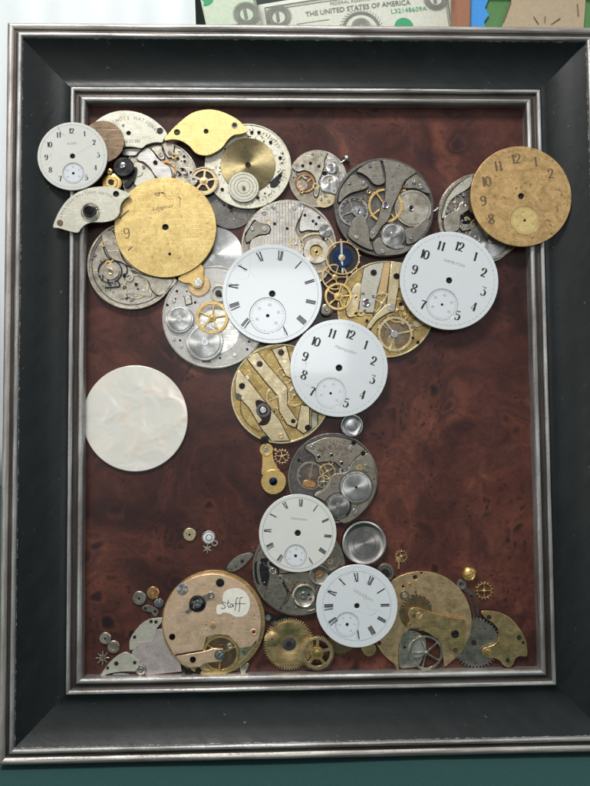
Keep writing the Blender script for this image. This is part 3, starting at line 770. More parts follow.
# ------------------------------------------------------------------ picture frame
fe = bpy.data.objects.new('picture_frame', None); C.objects.link(fe); fe.matrix_world = F.copy()
fe['label'] = 'large black scooped picture frame with rubbed silver edges and a burl wood panel'; fe['category'] = 'picture frame'
def moulding(name, prof, mat, segs=60, wob=0.0):
    """sweep a profile (d outward, z) round the rectangle with mitred corners"""
    bm = bmesh.new(); uvl = bm.loops.layers.uv.new('UVMap')
    acc = [0]
    for a, b_ in zip(prof, prof[1:]): acc.append(acc[-1] + math.hypot(b_[0] - a[0], b_[1] - a[1]))
    for side in range(4):
        grid_ = []
        for j, (d, z) in enumerate(prof):
            hx, hy = FW + d, FH + d
            c0, c1 = [((-hx, hy), (hx, hy)), ((hx, hy), (hx, -hy)), ((hx, -hy), (-hx, -hy)), ((-hx, -hy), (-hx, hy))][side]
            row = []
            for i in range(segs + 1):
                t = i / segs; x = c0[0] + (c1[0] - c0[0]) * t; y = c0[1] + (c1[1] - c0[1]) * t
                o_ = wob * mnoise.noise(Vector((x * .06, y * .06, j * .7))) if 0 < i < segs else 0
                row.append((bm.verts.new((x * MM, y * MM, (z + o_) * MM)), (t * 2 * (hx if side % 2 == 0 else hy) * MM + side * .7, acc[j] * MM)))
            grid_.append(row)
        for a, b_ in zip(grid_, grid_[1:]):
            for i in range(segs):
                f = bm.faces.new((a[i][0], a[i + 1][0], b_[i + 1][0], b_[i][0])); f.smooth = True
                for l, q in zip(f.loops, (a[i], a[i + 1], b_[i + 1], b_[i])): l[uvl].uv = q[1]
    bmesh.ops.recalc_face_normals(bm, faces=bm.faces)
    me = bpy.data.meshes.new(name); bm.to_mesh(me); bm.free()
    # normals must face the viewer
    s_ = sum(p.normal.z * p.area for p in me.polygons)
    if s_ < 0: me.flip_normals()
    return obj(name, me, mat, fe)
def sp(pts, k=3):
    L = [(a, b_) for a, b_ in pts]; return smooth(L, False, k)
moulding('inner_lip', [(-6.2, -6.2), (-6.25, -2.0)] + sp([(-6.2, -1.2), (-5.9, -.35), (-5.1, 0.05), (-4.3, -.15), (-3.9, -.8)]), 'leaf', wob=.15)
moulding('inner_groove', sp([(-3.9, -.8), (-3.0, -1.15), (-1.9, -1.05), (-1.5, -.6)]), 'leaf_groove')
moulding('inner_ridge', sp([(-1.5, -.6), (-1.2, 0.0), (-.5, .25), (.1, .1), (.4, -.7)]), 'leaf', wob=.2)
moulding('scoop', sp([(.4, -.7), (1.6, -1.5), (4.5, -1.9), (9, -1.0), (13.5, .9), (17.2, 3.2), (19.5, 4.9)], 4), 'black')
moulding('outer_ridge', sp([(19.5, 4.9), (19.75, 5.8), (20.5, 6.2), (21.3, 5.9), (21.8, 5.0)]), 'leaf', wob=.25)
moulding('outer_groove', sp([(21.8, 5.0), (22.6, 4.7), (23.4, 4.9)]), 'leaf_groove')
moulding('outer_lip', sp([(23.4, 4.9), (24.0, 5.5), (25.0, 5.7), (26.1, 5.0), (26.5, 3.6)]) + [(26.5, -14), (22, -14)], 'leaf_mid', wob=.2)
BZ = -5.0
me = plate([[(-FW + 6.1 - 3, -FH + 3.1), (FW - 3.1, -FH + 3.1), (FW - 3.1, FH - 3.1), (-FW + 3.1, FH - 3.1)]], BZ - 1.1, BZ, .01)
o = obj('backing_panel', me, 'burl', fe)

# ------------------------------------------------------------------ watch movements lying on the panel
def base(t, x, y, r, z0, z1, mat, rim=.95, rimh=.5, rimmat=None, crumbs=0, seed=1, avoid=(), mats=('hole', 'steel', 'brass_dark'), holes=()):
    t.disc('base_plate', x, y, r, z0, z1, mat, .18, holes=holes)
    if rim: t.ring('rim', x, y, r * rim, r * .995, z1, z1 + rimh, rimmat or mat, .08)
    if crumbs: t.crumbs(x, y, r * .9, crumbs, z1, z1 + .25, seed, mats, avoid)
def wwheel(t, name, x, y, r, z0, z1, mat='sun', teeth=44, cap='steel', slot='blued', cr=.25):
    """winding wheel: toothed disc with a sunray finish and a central screw"""
    k = SC(x, y, z1)
    o = t._add(name, plate([gear(r * k, teeth, .8 * k)], z0, z1, .07), mat, x, y, z1)
    t._add('wheel_step', lathe([(r * k * .86, z1 - .05), (r * k * .83, z1 + .06), (r * k * .80, z1 + .08), (r * k * .5, z1 + .08), (0, z1 + .08)], 64), mat, x, y, z1)
    t.screw(x, y, r * cr, z1 + .05, cap)
def balance(t, x, y, r, z0, mat='gold', spokes=2, rot=20, screws=12, spring='blue', cockr=.18, name='balance_wheel', turns=5):
    k = SC(x, y, z0 + .5); R = r * k
    o = t._add(name, plate([circ(0, 0, R, 72)] + sectors(.16 * R, .86 * R, spokes, 1.6 * k, R_(rot)), z0, z0 + .45, .06), mat, x, y, z0 + .5)
    ms = []
    for i in range(screws):
        a = 2 * math.pi * (i + .4) / screws
        me = lathe([(0, -.35), (.3, -.35), (.34, .15), (.25, .25), (0, .25)], 10)
        me.transform(Matrix.Translation(((R + .22) * math.cos(a) * MM, (R + .22) * math.sin(a) * MM, (z0 + .25) * MM)) @ Matrix.Rotation(a, 4, 'Z') @ Matrix.Rotation(math.pi / 2, 4, 'Y')); ms.append(me)
    if ms: t._add('rim_screws', join(ms), mat, x, y, z0 + .5)
    if spring:
        L = []; n = 28 * turns
        for i in range(n + 1):
            a = 2 * math.pi * i / 28; q = R * (.16 + .42 * i / n); L.append((q * math.cos(a), q * math.sin(a)))
        A = [(p[0] * (1 + .05 / max(.2, math.hypot(*p))), p[1] * (1 + .05 / max(.2, math.hypot(*p)))) for p in L]; B = [(p[0] * (1 - .05 / max(.2, math.hypot(*p))), p[1] * (1 - .05 / max(.2, math.hypot(*p)))) for p in L]
        bm = bmesh.new(); v = [[bm.verts.new((a * MM, b_ * MM, zz * MM)) for a, b_ in X] for zz, X in ((z0 + .62, A), (z0 + .62, B))]
        for i in range(n): bm.faces.new((v[0][i], v[1][i], v[1][i + 1], v[0][i + 1]))
        me = bpy.data.meshes.new('s'); bm.to_mesh(me); bm.free()
        t._add('hairspring', me, spring, x, y, z0 + .5)
    return o
def engr(t, tx, x, y, r, mid, step, h, z, mat='engrave_dark', sx=.9):
    I = Ink(); k = SC(x, y, z); I.arc(tx, 0, 0, r * k, mid, step, h * k, sx); t._add('engraving', I.mesh(z, .03), mat, x, y, z)
def engl(t, tx, x, y, h, rot, z, mat='engrave', sx=.9, shear=0):
    I = Ink(); k = SC(x, y, z); I.font(tx, 0, 0, h * k, R_(rot), sx, shear); t._add('engraving', I.mesh(z, .03), mat, x, y, z)

# 1 grey bead-blasted movement, top centre
t = T('watch_movement', 'large dark grey movement with a spoked gold wheel, above the rightmost white dial', 'watch movement', 384, 207.5, -3.4)
base(t, 384, 207.5, 49.3, -3.4, -2.1, 'grey_dark', .955, .9, crumbs=26, seed=3)  # base coloured darker to stand for shade between the bridges
t.ring('case_ring', 384, 207.5, 48.2, 49.9, -3.9, -2.9, 'grey_dark')
t.disc('barrel', *Z('D', (458, 335)), 18.5, -2.0, -1.3, 'silver', .15)
t.ring('barrel_ring', *Z('D', (458, 335)), 15.5, 16.6, -1.3, -1.2, 'grey', .03)
t.wheel('escape_wheel', *Z('D', (165, 350)), 13.5, -1.9, -1.6, 'grey', 15, 1.8, 4, .84, .2, 1.2, 20)
t.ring('escapement_ring', *Z('D', (165, 350)), 13.0, 14.8, -2.0, -1.5, 'steel')
t.wheel('train_wheel', *Z('D', (380, 255)), 9.5, -1.9, -1.6, 'gold', 50, .7, 4, .82, .2, .9, 10)
balance(t, *Z('D', (322, 322)), 17.3, -1.5, 'gold', 4, 35, 14, None)
zt = -.55
t.poly('bridge', Z('D', [(90, 300), (98, 252), (128, 205), (165, 170), (200, 190), (238, 222), (215, 243), (150, 262), (118, 285), (100, 305)]), -2.0, zt, 'grey_plate', .15)
t.poly('bridge', Z('D', [(182, 152), (230, 118), (290, 100), (302, 130), (312, 178), (318, 208), (290, 222), (262, 213), (238, 185), (208, 165)]), -2.0, zt, 'grey_plate', .15)
t.poly('bridge', Z('D', [(190, 372), (216, 372), (240, 438), (246, 498), (262, 540), (218, 528), (170, 500), (138, 470), (146, 430), (162, 392)]), -2.0, zt, 'grey_plate', .15)
t.poly('bridge', Z('D', [(265, 500), (300, 478), (330, 525), (375, 530), (430, 522), (445, 535), (400, 560), (330, 568), (280, 560), (262, 525)]), -2.0, zt - .3, 'grey_plate', .15)
t.poly('bridge', Z('D', [(470, 168), (505, 192), (535, 240), (545, 262), (515, 258), (470, 238), (418, 235), (424, 205), (445, 185)]), -2.0, zt - .2, 'grey_plate', .15)
t.poly('bridge', Z('D', [(420, 440), (470, 425), (520, 385), (540, 400), (515, 455), (470, 500), (430, 512), (422, 480)]), -2.0, zt - .5, 'grey_plate', .15)
t.poly('center_bridge', Z('D', [(314, 97), (370, 102), (425, 123), (472, 155), (442, 182), (415, 205), (395, 250), (375, 290), (355, 335), (345, 372), (330, 400), (300, 430), (280, 465), (258, 488), (242, 470), (252, 440), (275, 415), (290, 375), (300, 330), (318, 290), (322, 240), (325, 190), (318, 140)]), -1.0, zt + .25, 'grey_plate', .15)
wwheel(t, 'ratchet_wheel', *Z('D', (360, 468)), 12.8, -1.4, -.5, 'sun_dim', 40, 'steel')
t.disc('cap_jewel_plate', *Z('D', (190, 350)), 5.6, -1.5, -.5, 'steel'); t.jewel(*Z('D', (190, 350)), 2.6, -.48, 'steel', 'amethyst')
t.jewel(*Z('D', (322, 322)), 3.6, zt + .3, 'steel', 'amethyst'); t.jewel(*Z('D', (448, 335)), 3.4, -1.25, 'grey', 'hole')
for a in [(245, 125), (385, 130), (145, 210), (180, 478), (258, 455), (355, 235), (212, 212), (310, 548), (462, 205), (450, 480)]: t.screw(*Z('D', a), 2.1, zt + .1, 'steel')
t.screw(*Z('D', (500, 228)), 2.9, zt - .1, 'steel')
t.poly('click', Z('D', [(345, 505), (380, 520), (405, 515), (412, 528), (370, 535), (338, 520)]), -.8, -.45, 'steel', .05)

t = T('winding_crown', 'short bright steel winding stem between the dark grey movement and the gold dial', 'winding stem', *Z('D', (565, 348)), -2.6)
me = lathe([(0, -1.6), (.38, -1.6), (.38, 1.2), (.6, 1.25), (.6, 1.7), (0, 1.8)], 16); me.transform(Matrix.Rotation(R_(35), 4, 'Z') @ Matrix.Rotation(R_(90), 4, 'Y'))
obj('stem', me, 'steel', t.e)

# 2 small round movement with a winding crown
t = T('watch_movement', 'small silver movement with a tiny winding crown, left of the large dark grey movement', 'watch movement', 318, 178.5, -5)
base(t, 318, 178.5, 29, -5, -4.4, 'grey_warm', .94, .4, rimmat='silver', crumbs=18, seed=9)
t.disc('balance_recess', *Z('d', (215, 365)), 10.6, -4.4, -4.3, 'brown'); balance(t, *Z('d', (215, 365)), 9.2, -4.3, 'copper', 2, 40, 0, 'steel', turns=4)
t.disc('balance_seat', *Z('d', (185, 380)), 5.5, -4.3, -3.9, 'silver')
t.poly('barrel_bridge', Z('d', [(108, 235), (130, 190), (170, 142), (225, 108), (300, 92), (395, 105), (372, 170), (368, 230), (345, 300), (325, 350), (330, 420), (312, 478), (290, 470), (284, 440), (302, 380), (295, 318), (258, 275), (205, 255), (150, 268)]), -4.3, -3.75, 'silver', .1)
t.poly('train_bridge', Z('d', [(412, 118), (470, 152), (520, 205), (545, 270), (545, 345), (515, 400), (500, 330), (495, 240), (470, 195), (430, 188), (398, 215), (388, 175)]), -4.3, -3.8, 'silver_bright', .1)
wwheel(t, 'ratchet_wheel', *Z('d', (418, 365)), 10.2, -4.2, -3.75, 'sun', 0 or 36, 'steel', cr=.12)
wwheel(t, 'crown_wheel', *Z('d', (436, 236)), 6.2, -4.0, -3.6, 'sun', 26, 'steel', cr=.3)
t.poly('bridge', Z('d', [(330, 480), (380, 455), (440, 460), (470, 490), (440, 545), (380, 570), (330, 560), (305, 520)]), -4.3, -3.9, 'gilt', .1)
for a in [(192, 218), (257, 197), (328, 222)]: t.screw(*Z('d', a), 1.6, -3.75, 'blued')
for a in [(302, 440), (380, 468), (510, 272), (347, 500), (412, 515), (275, 120)]: t.screw(*Z('d', a), 1.5, -3.75, 'steel')
me = lathe([(0, -2), (.5, -2), (.5, .3), (1.7, .4), (1.9, .7), (1.9, 1.8), (1.5, 2.1), (0, 2.1)], 22); me.transform(Matrix.Translation((11.9 * MM, 7.8 * MM, .9 * MM)) @ Matrix.Rotation(R_(33), 4, 'Z') @ Matrix.Rotation(R_(90), 4, 'Y'))
obj('winding_crown', me, 'steel', t.e)

# 3 movement under the right gold dial
t = T('watch_movement', 'bright silver movement partly hidden under the tarnished gold dial at upper right', 'watch movement', 482, 217, -5)
base(t, 482, 217, 43.8, -5, -3.4, 'grey_warm', .93, .9, rimmat='silver', crumbs=22, seed=5)
t.ring('case_ring', 482, 217, 40.3, 44.3, -5, -3.9, 'silver')
t.poly('train_bridge', Z('o', [(60, 395), (75, 320), (105, 240), (160, 160), (230, 95), (310, 60), (300, 120), (260, 165), (190, 205), (130, 255), (98, 320), (85, 385)]), -3.4, -2.3, 'silver_matte', .1)
t.poly('balance_cock', Z('o', [(78, 395), (140, 352), (185, 325), (205, 280), (240, 252), (280, 272), (284, 320), (250, 350), (215, 372), (210, 420), (190, 500), (90, 505)]), -2.9, -1.8, 'silver', .1)
t.poly('pallet_bridge', Z('o', [(230, 455), (290, 445), (335, 435), (352, 455), (320, 480), (260, 500), (225, 500)]), -3.0, -2.2, 'silver', .1)
t.disc('barrel', *Z('E', (215, 400)), 19, -3.2, -2.4, 'sun'); t.ring('barrel_ring', *Z('E', (215, 400)), 22, 23.5, -3.3, -2.9, 'silver')
t.jewel(*Z('o', (240, 285)), 2.3, -1.8, 'steel', 'amethyst')
for a in [(165, 365), (240, 205), (255, 410), (100, 340), (280, 465)]: t.screw(*Z('o', a), 1.8, -2.1, 'steel')
t.wheel('train_wheel', *Z('o', (170, 270)), 9, -3.3, -3.0, 'silver_bright', 40, .7, 4, .8, .2, 1.0)
t.disc('dark_recess', *Z('o', (270, 400)), 7, -3.38, -3.3, 'steel_dark')
engr(t, 'ADJUSTED 17 JEWELS', 482, 217, 38.5, -35, 5, 4.2, -2.3, 'engrave')

# 4 left movement below the bright gold dial
t = T('watch_movement', 'silver movement beside the left edge, half under the bright gold dial', 'watch movement', 132, 265, -5)
base(t, 132, 265, 44.8, -5, -3.6, 'silver', .95, .9, crumbs=34, seed=11, mats=('hole', 'hole', 'steel'))
t.poly('plate_bridge', Z('F', [(160, 165), (205, 150), (230, 200), (260, 290), (300, 330), (250, 305), (200, 285), (175, 240), (158, 200)]), -3.6, -2.5, 'silver', .1)
t.poly('plate_bridge', Z('F', [(300, 345), (370, 372), (460, 385), (525, 390), (500, 430), (440, 470), (400, 440), (385, 400), (340, 372)]), -3.6, -2.7, 'silver', .1)
t.disc('cap_plate', *Z('F', (200, 352)), 8.2, -3.4, -2.6, 'silver'); t.jewel(*Z('F', (200, 352)), 3.2, -2.6, 'gold', 'amethyst')
t.ring('click_spring', *Z('F', (195, 350)), 11.0, 12.2, -3.4, -3.0, 'steel_dark')
t.ring('brass_ring', *Z('F', (325, 425)), 10.5, 12.5, -3.5, -3.1, 'gilt')
t.stroke('raised_bar', [(Z('F', [(240, 475), (300, 462), (370, 458), (400, 462)]), 5.5)], -3.6, -3.0, 'silver')
t.stroke('lever', [(Z('F', [(160, 190), (165, 240), (195, 290), (260, 310), (280, 340), (270, 390)]), 1.1), (Z('F', [(170, 430), (240, 425), (235, 400)]), 1.6)], -3.5, -3.0, 'steel_dark')
t.ring('edge_slot', 132, 265, 39.5, 40.2, -3.58, -3.4, 'steel_dark', .02)
for a in [(120, 270), (105, 285), (265, 430), (220, 410), (300, 490)]: t.screw(*Z('F', a), 2.0, -3.3, 'steel')
for a in [(325, 415), (268, 430), (422, 418)]: t.screw(*Z('F', a), 1.7, -3.2, 'blued')
engr(t, 'SWISS MADE', 132, 265, 33, 205, 6, 3.6, -3.58)

# 5 thin grey plates near the middle
t = T('sunray_disc', 'plain sunray finished steel disc peeping out between bright gold dial and first roman dial', 'steel disc', 215.5, 254, -5)
t.disc('disc', 215.5, 254, 27, -5, -4.5, 'sun')
t = T('pillar_plate', 'mottled dark grey plate peeping out below the stamped ring near the bright gold dial', 'watch plate', 231, 204, -5)
t.disc('plate', 231, 204, 25, -5, -4.5, 'grey_dark', holes=[(*Z('H', (98, 32)), 2)]); t.crumbs(231, 204, 22, 18, -4.5, -4.3, 4, ('hole', 'grey'))

# 6 movement with two steel winding wheels and brass wheel
t = T('watch_movement', 'pale silver movement with two round steel winding wheels and one brass wheel', 'watch movement', 214.5, 317, -4.4)
base(t, 214.5, 317, 51.5, -4.4, -3.0, 'silver_pale', .97, .25, crumbs=20, seed=15, mats=('hole', 'hole', 'steel'), avoid=[(*Z('G', (145, 340)), 17), (*Z('G', (268, 452)), 21), (*Z('G', (305, 332)), 18)])
t.ring('case_ring', 214.5, 317, 49.8, 52.0, -5, -3.6, 'silver')
t.disc('wheel_seat', *Z('G', (330, 400)), 22, -3.0, -2.85, 'silver_bright')
wwheel(t, 'crown_wheel', *Z('G', (145, 340)), 14.3, -2.7, -1.9, 'sun', 46, 'steel', cr=.22)
wwheel(t, 'ratchet_wheel', *Z('G', (268, 452)), 19.0, -2.6, -1.7, 'sun', 60, 'steel', cr=.22)
t.wheel('center_wheel', *Z('G', (305, 332)), 16.8, -1.6, -1.25, 'gold', 64, .7, 5, .80, .22, 1.5, 10)
t.ring('jewel_setting', *Z('G', (338, 210)), 6.5, 9.2, -2.9, -2.3, 'silver'); t.disc('setting_core', *Z('G', (336, 212)), 3.2, -2.9, -2.2, 'steel_dark')
t.poly('bridge', Z('G', [(170, 232), (200, 226), (205, 262), (176, 270)]), -3.0, -2.4, 'silver', sm=False)
for a in [(115, 250), (415, 515), (115, 437), (152, 472)]: t.screw(*Z('G', a), 2.0, -2.8, 'steel')
for a in [(85, 270), (222, 258), (132, 202), (487, 450), (478, 488), (235, 350)]: t.screw(*Z('G', a), 1.3, -2.95, 'blued')
t.stroke('maker_stamp', [(Z('G', [(255, 548), (300, 548)]), 2.0)], -3.0, -2.95, 'engrave', False)

t = T('setting_lever_bridge', 'gilt lever bridge with a steel screw, poking out beneath the bright gold dial', 'watch bridge', *Z('G', (205, 140)), -2.2)
t.poly('bridge', Z('G', [(138, 140), (180, 110), (235, 68), (262, 85), (262, 120), (262, 160), (245, 186), (215, 182), (200, 165), (165, 160)]), -2.2, -1.3, 'gold', .1)
t.screw(*Z('G', (237, 160)), 4.2, -1.3, 'steel')
t = T('toothed_wheel', 'old brass toothed wheel under the gilt lever bridge below the bright gold dial', 'gear wheel', *Z('G', (240, 175)), -2.9)
t.wheel('wheel', *Z('G', (240, 172)), 11.5, -2.9, -2.4, 'brass_dull', 44, .8, 0)

# 7 striped movement behind first roman dial
t = T('watch_movement', 'silver movement with fine vertical stripes, behind the first roman dial', 'watch movement', 289, 246.5, -5)
base(t, 289, 246.5, 47.5, -5, -3.6, 'grey_warm', .96, .5, rimmat='silver', crumbs=16, seed=21)
t.poly('plate_bridge', Z('r', [(78, 210), (95, 160), (135, 105), (185, 65), (245, 40), (310, 30), (360, 32), (395, 55), (385, 100), (360, 150), (352, 190), (372, 230), (385, 270), (385, 330), (250, 340), (120, 320), (110, 250), (160, 220), (205, 212), (220, 185), (205, 160), (160, 152), (130, 135), (100, 180)]), -3.6, -2.4, 'silver_stripe', .1, k=4)
t.poly('click_plate', Z('r', [(98, 190), (135, 140), (170, 155), (205, 162), (216, 185), (200, 208), (150, 215), (95, 255), (82, 230)]), -3.3, -2.5, 'grey', .08)
t.poly('train_bridge', Z('r', [(402, 65), (450, 85), (505, 125), (545, 175), (520, 200), (490, 180), (470, 192), (420, 188), (380, 195), (372, 160), (385, 110)]), -3.6, -2.5, 'silver_bright', .1)
t.ring('jewel_setting', *Z('r', (462, 300)), 6.5, 12.5, -3.4, -2.3, 'silver'); t.disc('setting_core', *Z('r', (465, 308)), 6.0, -3.4, -2.7, 'gilt_deep'); t.jewel(*Z('r', (465, 308)), 2.6, -2.6, 'gilt', 'hole')
t.wheel('train_wheel', *Z('r', (355, 265)), 8.0, -3.5, -2.3, 'gilt', 40, .6, 4, .8, .2, 1.0)
t.ring('barrel_ring', *Z('r', (460, 310)), 18.5, 20.5, -3.5, -3.1, 'gilt')
t.disc('crown_wheel', *Z('r', (512, 192)), 6.4, -3.2, -2.3, 'sun_dim')
for a in [(345, 70), (375, 48), (183, 98), (232, 66), (185, 182), (120, 180)]: t.screw(*Z('r', a), 2.3, -2.4, 'steel')
for a in [(240, 155), (306, 180), (402, 108), (445, 140), (462, 155), (478, 120), (503, 232)]: t.screw(*Z('r', a), 1.5, -2.4, 'blued')
for a in [(165, 232), (205, 232), (185, 245)]: t.screw(*Z('r', a), 1.3, -3.2, 'blued')

# 8 gilt movement right of centre
t = T('watch_movement', 'pale gilt movement with long bar bridges, between the three arabic and roman white dials', 'watch movement', 386, 309, -5)
base(t, 386, 309, 48.8, -5, -3.7, 'gilt_deep', .965, .5, rimmat='gilt', crumbs=26, seed=8, mats=('hole', 'brass_dark', 'steel'))
t.disc('balance_recess', *Z('m', (330, 480)), 18.5, -3.7, -3.6, 'brass_dark')  # disc darkened to suggest shade in the balance opening
t.wheel('train_wheel', *Z('m', (245, 285)), 11.5, -3.5, -3.1, 'gilt', 56, .7, 4, .82, .2, 1.2, 60)
t.wheel('train_wheel', *Z('m', (345, 330)), 13, -3.5, -3.2, 'brass', 56, .7, 4, .82, .2, 1.2, 30)
t.poly('bar_bridge', Z('m', [(128, 55), (180, 30), (255, 12), (235, 120), (205, 230), (190, 345), (90, 345), (100, 260), (108, 150)]), -3.6, -2.7, 'silver_matte', .1, sm=False)
t.poly('bar_bridge', Z('m', [(305, 8), (380, 14), (352, 180), (325, 340), (272, 325), (285, 180)]), -3.6, -2.6, 'gilt', .1, sm=False)
t.poly('bar_bridge', Z('m', [(260, 10), (300, 8), (272, 200), (240, 235), (215, 215)]), -3.7, -3.2, 'brass_dull', .05, sm=False)
t.poly('balance_cock', Z('m', [(275, 290), (325, 292), (325, 335), (290, 345), (215, 390), (165, 450), (140, 440), (190, 370), (225, 335)]), -3.2, -2.4, 'gilt', .1)
t.poly('third_bridge', Z('m', [(5, 300), (35, 220), (60, 170), (105, 150), (100, 230), (85, 330), (60, 370), (20, 370)]), -3.7, -3.0, 'gilt', .1)
balance(t, *Z('m', (330, 485)), 17.5, -3.3, 'gilt', 3, 10, 12, 'steel', turns=6)
t.poly('index_plate', Z('m', [(285, 505), (318, 495), (330, 560), (345, 610), (300, 620), (270, 560)]), -3.6, -3.4, 'gilt_deep', .05)
t.disc('stud_cap', *Z('m', (325, 485)), 3.8, -2.9, -2.3, 'steel')
t.jewel(*Z('m', (140, 280)), 4.2, -2.65, 'steel', 'amethyst')
t.screw(*Z('m', (188, 82)), 3.1, -2.65, 'blued'); t.screw(*Z('m', (338, 106)), 3.1, -2.55, 'blued'); t.screw(*Z('m', (300, 312)), 3.4, -2.4, 'steel')
for a in [(118, 222), (130, 334), (185, 242), (72, 350), (145, 398), (165, 452), (480, 538), (445, 512)]: t.screw(*Z('m', a), 1.6, -2.9, 'blued')
for a in [(472, 415), (380, 410), (228, 440), (375, 318), (450, 365)]: t.screw(*Z('m', a), 2.3, -3.1, 'gilt')
t.poly('stud_holder', Z('m', [(450, 400), (520, 395), (530, 410), (480, 440), (452, 430)]), -3.3, -2.8, 'gilt', .08)
engr(t, 'PARIS', 386, 309, 40, 175, 6, 3.5, -3.68)

# 9 gilt bar movement left of centre
t = T('watch_movement', 'gilt movement with four slanting bar bridges, lying left below the first roman dial', 'watch movement', 281, 393.5, -5)
base(t, 281, 393.5, 50.3, -5, -3.7, 'gilt_deep', .96, .5, rimmat='gilt', crumbs=20, seed=31, mats=('hole', 'brass_dark', 'steel'))
t.poly('barrel_recess', Z('K', [(150, 110), (250, 80), (330, 130), (330, 250), (230, 290), (150, 200)]), -3.7, -3.6, 'gilt_deep', .02)
t.wheel('train_wheel', *Z('K', (285, 330)), 12.5, -3.6, -3.2, 'gilt', 60, .7, 4, .84, .2, 1.0, 20)
t.wheel('train_wheel', *Z('K', (365, 325)), 11.0, -3.5, -3.1, 'brass', 50, .7, 4, .80, .2, 1.0, 50)
t.wheel('train_wheel', *Z('K', (315, 225)), 9.0, -3.6, -3.2, 'brass_dull', 40, .7, 4, .80, .2, 1.0, 50)
t.poly('bar_bridge', Z('K', [(92, 195), (130, 235), (215, 345), (290, 440), (345, 545), (255, 548), (200, 480), (140, 380), (75, 310), (75, 240)]), -3.7, -2.6, 'gilt', .1, sm=False)
t.poly('bar_bridge', Z('K', [(132, 140), (185, 110), (240, 180), (330, 280), (332, 330), (330, 370), (385, 450), (370, 480), (330, 465), (292, 400), (285, 325), (220, 250)]), -3.3, -2.4, 'gilt', .1, sm=False)
t.poly('bar_bridge', Z('K', [(255, 95), (325, 75), (345, 150), (350, 240), (325, 225), (290, 160)]), -3.6, -2.6, 'gilt', .1, sm=False)
t.poly('bar_bridge', Z('K', [(400, 370), (440, 375), (440, 490), (410, 510), (378, 485)]), -3.6, -2.6, 'gilt', .1, sm=False)
t.poly('bar_bridge', Z('K', [(452, 400), (482, 410), (478, 470), (452, 490)]), -3.6, -2.9, 'silver_matte', .1, sm=False)
t.stroke('slot_spring', [(Z('K', [(100, 345), (105, 410), (140, 465), (190, 495), (240, 500)]), 1.3)], -3.65, -3.2, 'brass_dark')
t.poly('click', Z('K', [(175, 350), (200, 345), (245, 375), (250, 420), (235, 460), (205, 470), (190, 460), (205, 440), (185, 415), (180, 385)]), -2.6, -2.1, 'blued', .08)
t.ring('click_ring', *Z('K', (212, 395)), 4.5, 7.0, -2.6, -1.9, 'grey_dark'); t.screw(*Z('K', (212, 393)), 3.3, -2.0, 'steel')
for a in [(300, 110), (195, 167), (108, 275), (432, 480)]: t.screw(*Z('K', a), 3.1, -2.45, 'blued')
t.screw(*Z('K', (360, 448)), 2.3, -2.35, 'blued'); t.screw(*Z('K', (316, 306)), 3.0, -2.35, 'gilt'); t.screw(*Z('K', (300, 522)), 2.9, -2.6, 'brass_dull')
t.poly('steady_plate', Z('K', [(75, 310), (105, 320), (100, 345), (78, 335)]), -2.7, -2.3, 'grey_dark', .05)

# 10 grey movement lower centre
t = T('watch_movement', 'brownish grey movement with two sunray steel discs, right above the second roman dial', 'watch movement', 333, 478, -5)
base(t, 333, 478, 45.2, -5, -3.7, 'grey_dark', .97, .4, rimmat='grey', crumbs=16, seed=41)  # dark base colour gives the gaps between bridges their shade
t.poly('lower_plate', Z('l', [(490, 135), (525, 200), (540, 290), (530, 370), (480, 460), (400, 530), (330, 545), (260, 440), (170, 385), (220, 350), (260, 290), (300, 260), (370, 245), (400, 200)]), -3.7, -2.9, 'grey_warm', .1)
t.poly('train_bridge', Z('l', [(118, 105), (170, 72), (240, 45), (320, 45), (400, 65), (440, 90), (470, 120), (420, 165), (385, 205), (350, 235), (320, 215), (290, 190), (230, 188), (190, 190), (170, 150)]), -3.2, -2.3, 'grey_warm', .1)
t.stroke('bridge_edge', [(Z('l', [(478, 125), (430, 165), (395, 200), (370, 245), (345, 262)]), 1.2), (Z('l', [(345, 255), (300, 262), (272, 280), (258, 320), (225, 360), (175, 388)]), 1.2)], -2.95, -2.75, 'silver_bright')
t.wheel('train_wheel', *Z('l', (250, 245)), 8.5, -3.1, -2.8, 'gold', 40, .7, 4, .82, .2, .9, 30); t.wheel('train_wheel', *Z('l', (230, 305)), 7, -3.2, -2.9, 'gilt', 36, .7, 4, .82, .2, .9)
balance(t, *Z('l', (150, 270)), 14.0, -3.5, 'grey_warm', 2, 80, 0, 'copper', turns=4)
t.poly('copper_arm', Z('l', [(105, 305), (140, 295), (178, 312), (175, 335), (140, 338), (108, 328)]), -3.2, -2.7, 'copper', .1)
wwheel(t, 'ratchet_wheel', *Z('l', (420, 338)), 15.8, -2.9, -2.3, 'sun', 54, 'blued', cr=.08)
wwheel(t, 'crown_wheel', *Z('l', (315, 448)), 11.8, -2.9, -2.3, 'sun_dim', 40, 'steel', cr=.22)
t.ring('wheel_recess', *Z('l', (420, 338)), 16.2, 17.4, -2.9, -2.75, 'grey_dark', .02); t.ring('wheel_recess', *Z('l', (315, 448)), 12.2, 13.8, -2.9, -2.75, 'grey_dark', .02)
t.poly('click', Z('l', [(372, 420), (388, 430), (385, 480), (365, 510), (360, 490), (372, 460)]), -2.9, -2.5, 'steel_dark', .05)
for a in [(165, 98), (390, 108)]: t.screw(*Z('l', a), 2.8, -2.25, 'steel')
for a in [(200, 160), (275, 150), (335, 198)]: t.jewel(*Z('l', a), 2.6, -2.3, 'grey', 'steel_dark')
t.screw(*Z('l', (482, 226)), 4.0, -2.6, 'grey'); t.screw(*Z('l', (412, 482)), 3.0, -2.8, 'steel'); t.screw(*Z('l', (405, 75)), 2.4, -2.4, 'blued'); t.screw(*Z('l', (460, 135)), 2.4, -2.6, 'blued'); t.screw(*Z('l', (82, 178)), 1.6, -3.6, 'blued')
